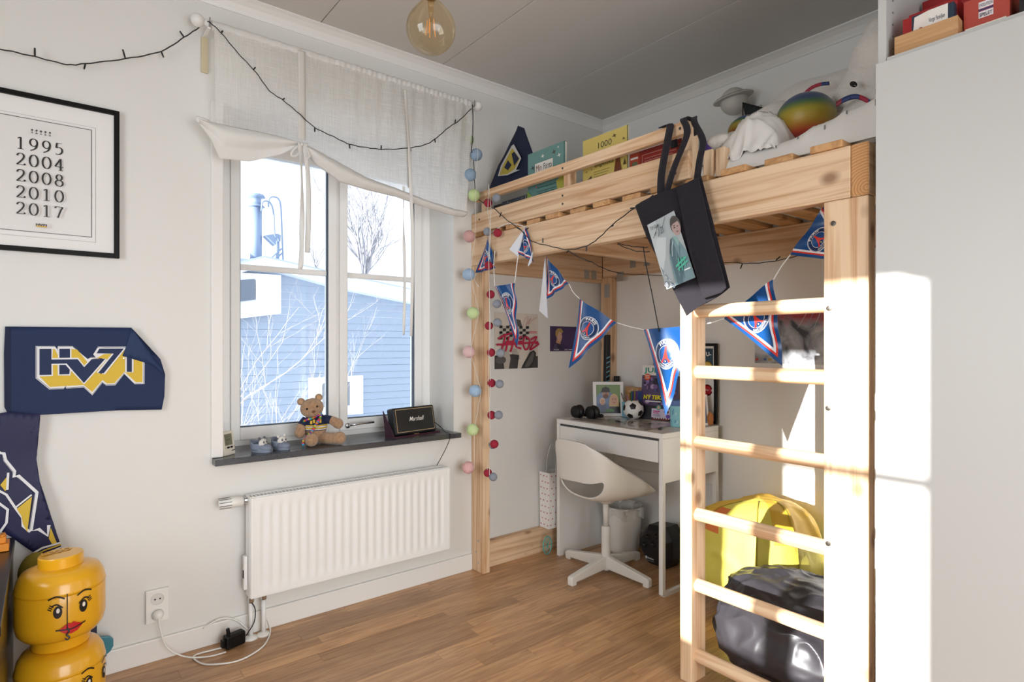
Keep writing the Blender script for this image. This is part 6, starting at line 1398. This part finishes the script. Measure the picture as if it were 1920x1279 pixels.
MB().tube(crom([(1.560, 2.60, .76), (1.575, 2.56, .735), (1.560, 2.50, .722), (1.552, 2.445, .720), (1.548, 2.436, .70), (1.520, 2.44, .64), (1.475, 2.44, .575)], 6), .0018, 6).build('power_cable', BLACK, ms, smooth=True)

# ------------------------------------------------------------------ bean bags
def bag(c, r, seed, name, label, mats, amp=.03, flat=1.0, pw=2.6, ridge=1.0, fq=1.0):
    t_ = thing(name, label, 'bean bag', (c[0], c[1], 0))
    off = V((seed*3.1, seed*1.7, seed))
    def f(u, v):
        a_ = 2*PI*u; ph = PI*(v-.5); cu_, su_ = math.cos(a_), math.sin(a_); cp, s_p = math.cos(ph), math.sin(ph)
        e = 2/pw; g = lambda t__: math.copysign(abs(t__)**e, t__)
        p = V((g(cp)*g(cu_), g(cp)*g(su_), g(s_p)))
        n1 = noise.noise(p*1.3+off); n2 = 1-abs(noise.noise(p*1.5*fq+off*2))*2; n3 = 1-abs(noise.noise(V((p.x*3.2*fq, p.y*3.2*fq, p.z*1.6*fq))+off))*2
        k = 1 + amp*(n1*1.2) + amp*.55*max(0, n2)**2*ridge + amp*.22*n3*ridge
        q_ = V((p.x*r[0]*k, p.y*r[1]*k, p.z*r[2]*k)); z = q_.z
        z += .18*r[2]*max(0, -.2-p.z)
        return V((c[0]+q_.x, c[1]+q_.y, max(.001, c[2] + z)))
    return t_, f
t_, f = bag((2.44, 1.335, .24), (.235, .235, .250), 3, 'yellow_bean_bag', 'yellow bean bag with orange seams slumped by the back wall', None, .10)
q = MB(); NU, NV = 120, 90
q.grid(f, NU, NV)
YB = mat('#e3d65e', .6, bump=.25, bscale=60); OB = mat('#e07c3c', .6)
bag_o = q.build('cover', [YB, OB, mat('#e3b83a', .6)], t_, smooth=True)
for i, p in enumerate(bag_o.data.polygons):
    c_ = bag_o.data.vertices[p.vertices[0]].co
    u = (i % NU)/NU; v = (i//NU)/NV
    if .40 < u < .47 and .62 < v < .80: p.material_index = 1
    elif .62 < v: p.material_index = 2 if u < .42 or u > .6 else 0
for uu in (.42, .56, .68):
    P = [f(uu, k/40) + (f(uu, k/40)-V((2.44, 1.335, .24))).normalized()*.0015 for k in range(6, 38)]; MB().tube(P, .0022, 5).build('seam', mat('#a8952a', .7), t_, smooth=True)
t_, f = bag((2.055, .955, .165), (.236, .285, .188), 8, 'black_bean_bag', 'shiny black bean bag on the floor behind the ladder', None, .13, ridge=1.0, fq=1.6, pw=2.25)
q = MB(); q.grid(f, 300, 200); q.build('cover', mat('#38363b', .36, bump=.3, bscale=12), t_, smooth=True)
P = [f(k/60, .30) for k in range(61)]; MB().tube([p + (p-V((2.055, .955, .165))).normalized()*.001 for p in P], .003, 5).build('seam', mat('#111', .5), t_, smooth=True)

# ------------------------------------------------------------------ bed top
mt = MB(); mt.box(1.80, 2.645, .64, 2.44, 1.7255, 1.775)
tag(mt.build('mattress', mat('#e3dfd8', .9), bevel=.015), 'thin white mattress lying on the loft bed slats', 'mattress')
def duv(u, v):
    x = 1.775 + u*.86; y = .625 + v*.86
    z = 1.786 + .068*math.exp(-((y-.58)/.19)**2) + .035*math.sin(PI*u)
    d = noise.noise(V((x*7, y*7, 1))); z += .012*d + .016*max(0, 1-abs(noise.noise(V((x*5+y*6, y*4-x*3, 4)))*2.4))**2
    e = min(u/.06, 1); z = 1.7265 + (z-1.7265)*math.sin(e*PI/2); e2 = min((1-v)/.08, 1); z = 1.74+(z-1.74)*math.sin(e2*PI/2)
    return V((x, y, z))
dv = thing('duvet', 'white duvet with tiny grey dashes spread on the loft bed', 'duvet', (2.2, 1.05, 1.776))
DU = mat('#e4e0da', .9)
MB().grid(duv, 90, 90).build('cover', DU, dv, smooth=True)
a = Art(fn=lambda u, v: duv(u, v), N=(0, 0, 1), base=.0012); rnd = random.Random(31)
for i in range(11):
    for j in range(12):
        u, v = .04+i*.088+rnd.uniform(-.01, .01), .03+j*.08+(i % 2)*.04+rnd.uniform(-.01, .01); a.poly([(u, v), (u+.012, v+.005), (u+.013, v+.011), (u+.001, v+.006)], '#8d8a86')
tag(a.build('dash_print', dv, rough=.9), kind='stuff')
def crump(u, v):
    y = .935 + u*.26; x = 1.795 + v*.27; h_ = .155*math.sin(PI*min(1, max(0, u))**.7)**.8*math.sin(PI*min(1, .18+v*.8))**.8*min(1, v/.12)
    h_ += .022*max(0, 1-abs(noise.noise(V((u*5+v*4, v*3, 2)))*2.6))**2 + .010*noise.noise(V((u*9, v*9, 0)))
    return V((x, y, 1.770 + max(0, h_)))
cp_ = MB(); cp_.grid(crump, 60, 50); tag(cp_.build('crumpled_sheet', DU, smooth=True, solid=.003), 'crumpled white bed sheet heaped behind the tote bag', 'bed sheet')
# small shimmering rainbow ball pillow
def rainbow(axis='Z'):
    m = bpy.data.materials.new('rainbow_fabric'); m.use_nodes = True; n = m.node_tree.nodes; L = m.node_tree.links; p = n['Principled BSDF']; p.inputs['Roughness'].default_value = .3; p.inputs['Sheen Weight'].default_value = .2
    t_ = n.new('ShaderNodeTexCoord'); s_ = n.new('ShaderNodeSeparateXYZ'); r = n.new('ShaderNodeValToRGB'); L.new(t_.outputs['Generated'], s_.inputs[0]); L.new(s_.outputs[axis], r.inputs[0])
    st_ = [(0, '#8a1422'), (.14, '#ad3f26'), (.30, '#a37f22'), (.52, '#998b22'), (.66, '#3f6236'), (.78, '#1a3768'), (.92, '#182a5a'), (1, '#8f1f3a')]
    e = r.color_ramp.elements; e[0].position = 0; e[0].color = lin(st_[0][1]); e[1].position = 1; e[1].color = lin(st_[-1][1])
    for q_, c_ in st_[1:-1]: el = e.new(q_); el.color = lin(c_)
    L.new(r.outputs[0], p.inputs['Base Color'])
    v_ = n.new('ShaderNodeTexVoronoi'); v_.inputs['Scale'].default_value = 500; bu = n.new('ShaderNodeBump'); bu.inputs['Strength'].default_value = .2; bu.inputs['Distance'].default_value = .002
    L.new(t_.outputs['Object'], v_.inputs['Vector']); L.new(v_.outputs[0], bu.inputs['Height']); L.new(bu.outputs[0], p.inputs['Normal'])
    return m
RB = rainbow()
hc = V((2.0,0.931,1.918))
hf = thing('plush_unicorn', 'large white plush horse with rainbow hooves and bridle lying on the loft bed', 'soft toy', (2.2, .85, 1.80))
PL = mat('#ded8d0', .95, bump=1.0, bscale=120, sheen=.5)
def fat(P, R, name, m=None, seg=20):
    P = crom(P, 5); n = len(P); rr = [along([V((i/(len(R)-1), r, 0)) for i, r in enumerate(R)], 0).y]*n
    rr = []
    for i in range(n):
        t__ = i/(n-1)*(len(R)-1); k = min(int(t__), len(R)-2); rr.append(R[k]*(1-(t__-k)) + R[k+1]*(t__-k))
    q_ = MB(); q_.tube(P, rr, seg, cap=False); q_.ball(P[0], rr[0], seg, 12); q_.ball(P[-1], rr[-1], seg, 12); return q_.build(name, m or PL, hf, smooth=True)
def smoothball(c, r, name, m, parent, M_=None): return MB().ball(c, r, 28, 18, M_).build(name, m, parent, smooth=True)
# body, neck and head
fat([(2.33,1.239,2.067),(2.33,1.108,2.085),(2.33,0.987,2.048)] + [(2.3,0.831,2.019)], [.050, .10, .13, .14], 'body')
fat([(2.12,0.872,1.96),(2.12,0.83,1.991),(2.12,0.769,2.023),(2.12,0.722,2.072)], [.040, .062, .095, .115], 'head')
fat([(2.09,0.843,1.895),(2.09,0.786,1.896),(2.09,0.724,1.889)], [.045, .075, .09], 'cheek')
fat([(2.16,0.793,2.132),(2.16,0.777,2.161),(2.16,0.764,2.191)], [.035, .045, .05], 'mane', mat('#d5cfc8', .95, bump=1.0, bscale=60))
ep = V((1.985,0.777,1.975)); smoothball(ep, (.004, .013, .008), 'eye', mat('#0e0b0b', .08), hf, Matrix.Rotation(.75, 3, 'X'))
smoothball(V((1.985,0.822,1.878)), .0065, 'bridle_button', mat('#8d1420', .6), hf)
def band(P, w_, cols_, name='bridle_band'):
    P = crom(P, 6); n = len(P)
    for k, c_ in enumerate(cols_):
        i0, i1 = int(k*(n-1)/len(cols_)), int((k+1)*(n-1)/len(cols_)); q_ = MB()
        q_.grid(lambda u, v: (lambda t__: along(P[i0:i1+1], t__)+V((0, 0, w_*(v-.5))))(u), 10, 2).build(name, mat(c_, .5), hf, smooth=True, solid=.003)
band([(1.975,0.824,1.924),(1.975,0.797,1.932),(1.975,0.766,1.93),(1.975,0.735,1.908),(1.975,0.71,1.876)], .016, ['#8c2b3c', '#26386c', '#26386c', '#a01f3a', '#2b3a78'])
band([(2.1,0.993,2.032),(2.1,0.976,2.049),(2.1,0.952,2.058),(2.1,0.925,2.058),(2.1,0.899,2.052)], .012, ['#a01f3a', '#a01f3a', '#a0283a', '#26386c'])
# hoof cushion facing the room, the other hoof further back
smoothball(hc, (.095, .092, .082), 'hoof', RB, hf)
hb = V((2.12,1.23,2.005)); smoothball(hb, (.05, .058, .032), 'hoof', RB, hf, Matrix.Rotation(-.35, 3, 'X'))
fat([hb + V((.03, -.04, .012)), hb + V((.06, -.12, .03)), V((2.3,1.157,2.044))], [.036, .045, .05], 'foreleg')
pf_ = thing('white_plush_feet', 'white plush toy with purple trim lying at the end of the guard rail', 'soft toy', (1.9, 1.18, 1.776))
for p, r_ in (((1.86,1.16,1.867), (.05, .052, .028)), ((1.93,1.149,1.89), (.045, .04, .028)), ((1.84,1.135,1.813), (.035, .038, .020))): smoothball(V(p), r_, 'paw', mat('#dcd6ce', .95, bump=.6, bscale=200), pf_)
smoothball(V((1.83,1.192,1.856)), (.012, .016, .022), 'trim', mat('#4a2f7c', .8, bump=.6, bscale=120), pf_)
# wall lamp
wl = thing('wall_lamp', 'white planet shaped wall lamp with wide ring above the bed', 'lamp', (2.60, 1.55, 2.30))
lc = V((2.58,1.541,2.321)); LM_ = Matrix.Rotation(-.10, 3, 'X') @ Matrix.Rotation(-.22, 3, 'Y')
LW = mat('#cfcac2', .45)
q = MB(); q.ball(lc, .063, 28, 20).build('globe', LW, wl, smooth=True)
q = MB(); q.lathe([(.060, .010), (.092, .012), (.094, .015), (.092, .018), (.060, .020)], lc, 40, LM_).build('ring', LW, wl, smooth=False)
q = MB(); q.lathe([(.062, .0185), (.086, .0185), (.086, .0215), (.062, .0215)], lc, 40, LM_).build('ring_shadow_gap', mat('#1b1a19', .6), wl)
MB().tube([lc+V((.04, -.02, -.03)), lc+V((.08, -.035, -.04)), (2.703, lc.y-.035, lc.z-.05)], .008, 10).build('arm', LW, wl, smooth=True); bx('wall_plate', LW, (2.69, 2.7035, lc.y-.075, lc.y+.005, lc.z-.09, lc.z-.01), wl, bevel=.003)
bf = thing('black_pennant', 'dark pointed cloth pennant below the wall lamp', 'pennant', (2.55, 1.4, 2.2))
P = [(2.5,1.448,2.266),(2.5,1.302,2.184),(2.5,1.379,2.172),(2.5,1.43,2.177),(2.5,1.438,2.206)]
cloth_poly('cloth', P, mat('#10191b', .7), bf, (-1, 0, 0), .004, 14, thick=.003); MB().tube([V(P[0]), V(P[0])+V((0, .002, -.26)), V((2.5, P[0][1]+.004, 1.78))], .003, 6).build('stick', mat('#2b2a28', .6), bf)

# ------------------------------------------------------------------ books and flag behind the guard rail
def book(name, label, P, X, th_, col, art, cat='book'):
    """P: measured (left, right, bottom, top) as y_left, y_right, z0, z1"""
    yl, yr, z0, z1 = P
    t_ = thing(name, label, cat, (X+th_/2, (yl+yr)/2, z0))
    bx('cover', mat(col, .4), (X, X+th_, yr, yl, z0, z1), t_, bevel=.001); bx('pages', mat('#e3ddd0', .8), (X+.002, X+th_-.002, yr-.0008, yr-.0001, z0+.003, z1-.003), t_, bevel=0)
    a_ = Art((X, yl, z0), (0, -1, 0), (0, 0, 1), N=(-1, 0, 0)); art(a_, yl-yr, z1-z0); a_.build('cover_print', t_, rough=.35)
    return t_
def bird(a, u, v, s_, c_): a.poly([(u+x*s_, v+y*s_) for x, y in ((-1,.05),(-.55,.02),(-.15,.2),(-.25,.95),(.15,.45),(.35,.2),(.75,.35),(1,.25),(.75,.1),(.4,-.15),(.55,-.8),(.05,-.3),(-.5,-.15),(-1,-.12))], c_)
def teal(a, w, h):
    a.rect(0, w, 0, h, '#668f8a'); a.rect(w-.006, w, 0, h, '#3c6561'); a.rect(w*.20, w*.70, h*.58, h*.80, '#e2ded6'); a.frame(w*.20, w*.70, h*.58, h*.80, .0012, '#33524f')
    a.text('Min', w*.24, h*.66, h*.10, '#7a2620', w=w*.15); a.text('Första', w*.45, h*.66, h*.10, '#23211f', w=w*.22)
    bird(a, w*.42, h*.88, .013, '#e9e6e0'); bird(a, w*.72, h*.88, .015, '#5a4a3c'); bird(a, w*.14, h*.74, .014, '#3a4346'); bird(a, w*.86, h*.80, .012, '#e9e6e0'); bird(a, w*.84, h*.93, .008, '#d8d4cb'); bird(a, w*.12, h*.62, .008, '#e9e6e0')
    a.text('En liten uppslagsbok', w*.30, h*.36, h*.035, '#23403f', w=w*.5)
    for k in range(6): a.rect(w*.28, w*(.78-.04*(k % 2)), h*(.31-.035*k), h*(.318-.035*k), '#2e4e4c')
    a.poly([(0, 0), (w*.10, 0), (w*.16, h*.25), (0, h*.38)], '#8aa84c'); a.poly([(w, 0), (w*.88, 0), (w*.80, h*.40), (w, h*.50)], '#b5b04a'); a.ell(w*.10, h*.20, .008, .010, '#e9e6e0', 10); a.ell(w*.26, h*.40, .005, .005, '#c06a7a', 8); a.ell(w*.88, h*.25, .008, .008, '#d6cf5a', 10); a.ell(w*.9, h*.10, .006, .006, '#6a4e8a', 8)
book('bird_book', 'teal hardback picture book with white birds behind the guard rail', ((1.8,2.132,2.054)[1], (1.8,1.88,2.061)[1], 1.776, (1.8,2.132,2.056)[2]), 1.790, .014, '#668f8a', teal)
def yellow(a, w, h):
    a.rect(0, w, 0, h, '#cfba66'); a.rect(w-.003, w, 0, h, '#2f4a3a'); a.text('1000', w*.36, h*.78, h*.10, '#2c2a20', w=w*.30); a.text('ord på', w*.30, h*.62, h*.08, '#2c2a20'); a.text('engelska', w*.28, h*.46, h*.085, '#2c2a20', w=w*.42, shear=.15)
    for k in range(7): a.rect(w*.26, w*(.62-.03*(k % 3)), h*(.40-.042*k), h*(.408-.042*k), '#6b6238')
    a.ell(w*.14, h*.28, .018, .009, '#3a372c', 16, .5); a.ell(w*.20, h*.33, .006, .005, '#3a372c', 10); bird(a, w*.72, h*.90, .011, '#4a3524'); bird(a, w*.92, h*.80, .008, '#4a3524'); a.poly([(w*.72, h*.30), (w*.76, h*.52), (w*.80, h*.55), (w*.84, h*.52), (w*.88, h*.30)], '#6e3a24'); a.poly([(w*.91, h*.38), (w*.95, h*.48), (w*.98, h*.38)], '#5a4a2c'); a.rect(w*.74, w*.88, h*.25, h*.265, '#6b6238'); bird(a, w*.10, h*.44, .005, '#3a372c'); bird(a, w*.22, h*.46, .005, '#3a372c')
book('yellow_word_book', 'tall yellow picture book with animal drawings behind the guard rail', ((1.8,1.772,2.023)[1], (1.8,1.526,2.026)[1], 1.776, (1.8,1.772,2.023)[2]), 1.794, .010, '#cdb96a', yellow)
def redb(a, w, h):
    a.rect(0, w, 0, h, '#8d2a22'); a.rect(0, w*.18, 0, h, '#a5432c'); a.rect(w*.05, w*.15, h*.20, h*.72, '#56654a'); a.rect(w*.07, w*.13, h*.35, h*.60, '#b7b39c'); a.rect(w*.02, w*.16, h*.80, h*.86, '#d9cfc8'); a.frame(w*.24, w*.95, h*.12, h*.85, .0012, '#d0b0a4')
    for k in range(7): a.rect(w*.28, w*(.84-.06*(k % 2)), h*(.72-.08*k), h*(.732-.08*k), '#c39a8e')
book('red_box_book', 'wide dark red book beside the yellow one, behind the tote straps', ((1.8,1.521,1.951)[1], 1.262, 1.776, 1.905), 1.80, .030, '#8d2a22', redb)
def dark(a, w, h):
    rnd_ = random.Random(5); a.rect(0, w, 0, h, '#3a4250')
    for k in range(40): a.ell(rnd_.uniform(.008, w-.008), rnd_.uniform(.008, h-.01), rnd_.uniform(.002, .006), rnd_.uniform(.002, .006), rnd_.choice(['#5a6474', '#7a4a5a', '#8a8f98', '#2a3a5a', '#4a6a5a']), 7)
    a.rect(w-.006, w, 0, h, '#8f8d88')
book('comic_book', 'dark multicoloured comic book lowest behind the rail at the window end', ((1.8,2.34,1.924)[1], (1.8,2.14,1.921)[1], 1.776, 1.872), 1.795, .010, '#3a4250', dark)
book('thin_magazine', 'thin dark magazine between the window and the comic book', ((1.8,2.416,1.925)[1], (1.8,2.344,1.924)[1], 1.776, 1.868), 1.80, .006, '#2b2b30', lambda a, w, h: (a.rect(0, w, 0, h, '#2b2b30'), a.ell(w*.5, h*.6, .012, .016, '#8f8a92', 10)))
q = thing('red_marker_box', 'narrow bright red box with a round face beside the teal book', 'box', (1.82, 1.83, 1.776)); y0 = (1.8,1.867,1.968)[1]; bx('box', mat('#a8231f', .5), (1.80, 1.815, y0-.022, y0, 1.776, 1.900), q); MB().ball((1.797, y0-.011, 1.892), (.004, .008, .010), 12, 8).build('face', mat('#c58a6c', .6), q, smooth=True)
fg = thing('team_pennant', 'navy triangular hockey pennant with yellow logo standing behind the bed rail', 'flag', (1.81, 2.3, 1.9))
P = [(1.815,2.235,2.229),(1.815,2.19,2.205),(1.815,2.115,2.032),(1.815,2.107,1.955),(1.815,2.441,1.913),(1.815,2.487,1.939),(1.815,2.441,2.002),(1.815,2.395,2.074)]
cloth_poly('cloth', P, mat('#111a36', .8), fg, (-1, 0, 0), .006, 12, thick=.002)
a = Art((1.805, 0, 0), (0, -1, 0), (0, 0, 1), N=(-1, 0, 0), base=.0002)
def yz(P): return [(-y, z) for x, y, z in P]
a.poly(yz([(1.8,2.389,2.015),(1.8,2.362,2.063),(1.8,2.275,2.14),(1.8,2.258,2.143),(1.8,2.2,2.06),(1.8,2.241,2.013),(1.8,2.208,2.006),(1.8,2.309,2.002)]), '#b9b7b4'); a.poly(yz([(1.8,2.375,2.017),(1.8,2.344,2.061),(1.8,2.271,2.128),(1.8,2.212,2.061),(1.8,2.25,2.02),(1.8,2.309,2.008)]), '#a8973a'); a.poly(yz([(1.8,2.335,2.046),(1.8,2.305,2.076),(1.8,2.275,2.045),(1.8,2.305,2.025)]), '#111a36'); a.poly(yz([(1.8,2.275,2.1),(1.8,2.254,2.105),(1.8,2.216,2.062),(1.8,2.254,2.035)]), '#111a36'); a.build('logo_print', fg, rough=.8)
MB().tube([V(P[0]), V(P[5])+V((.02, 0, -.02))], .003, 6).build('stick', mat('#1a1a22', .6), fg)
q = thing('dark_cloth_corner', 'dark cloth corner poking out at the window end of the bed', 'cloth', (1.80, 2.46, 1.74)); P = [(1.8,2.623,1.889),(1.8,2.553,1.916),(1.8,2.481,1.863),(1.8,2.514,1.841),(1.8,2.578,1.852)]
cloth_poly('cloth', [(x, min(y, 2.495), z) for x, y, z in P], mat('#17161a', .8), q, (-1, 0, 0), .003, 14, thick=.003)
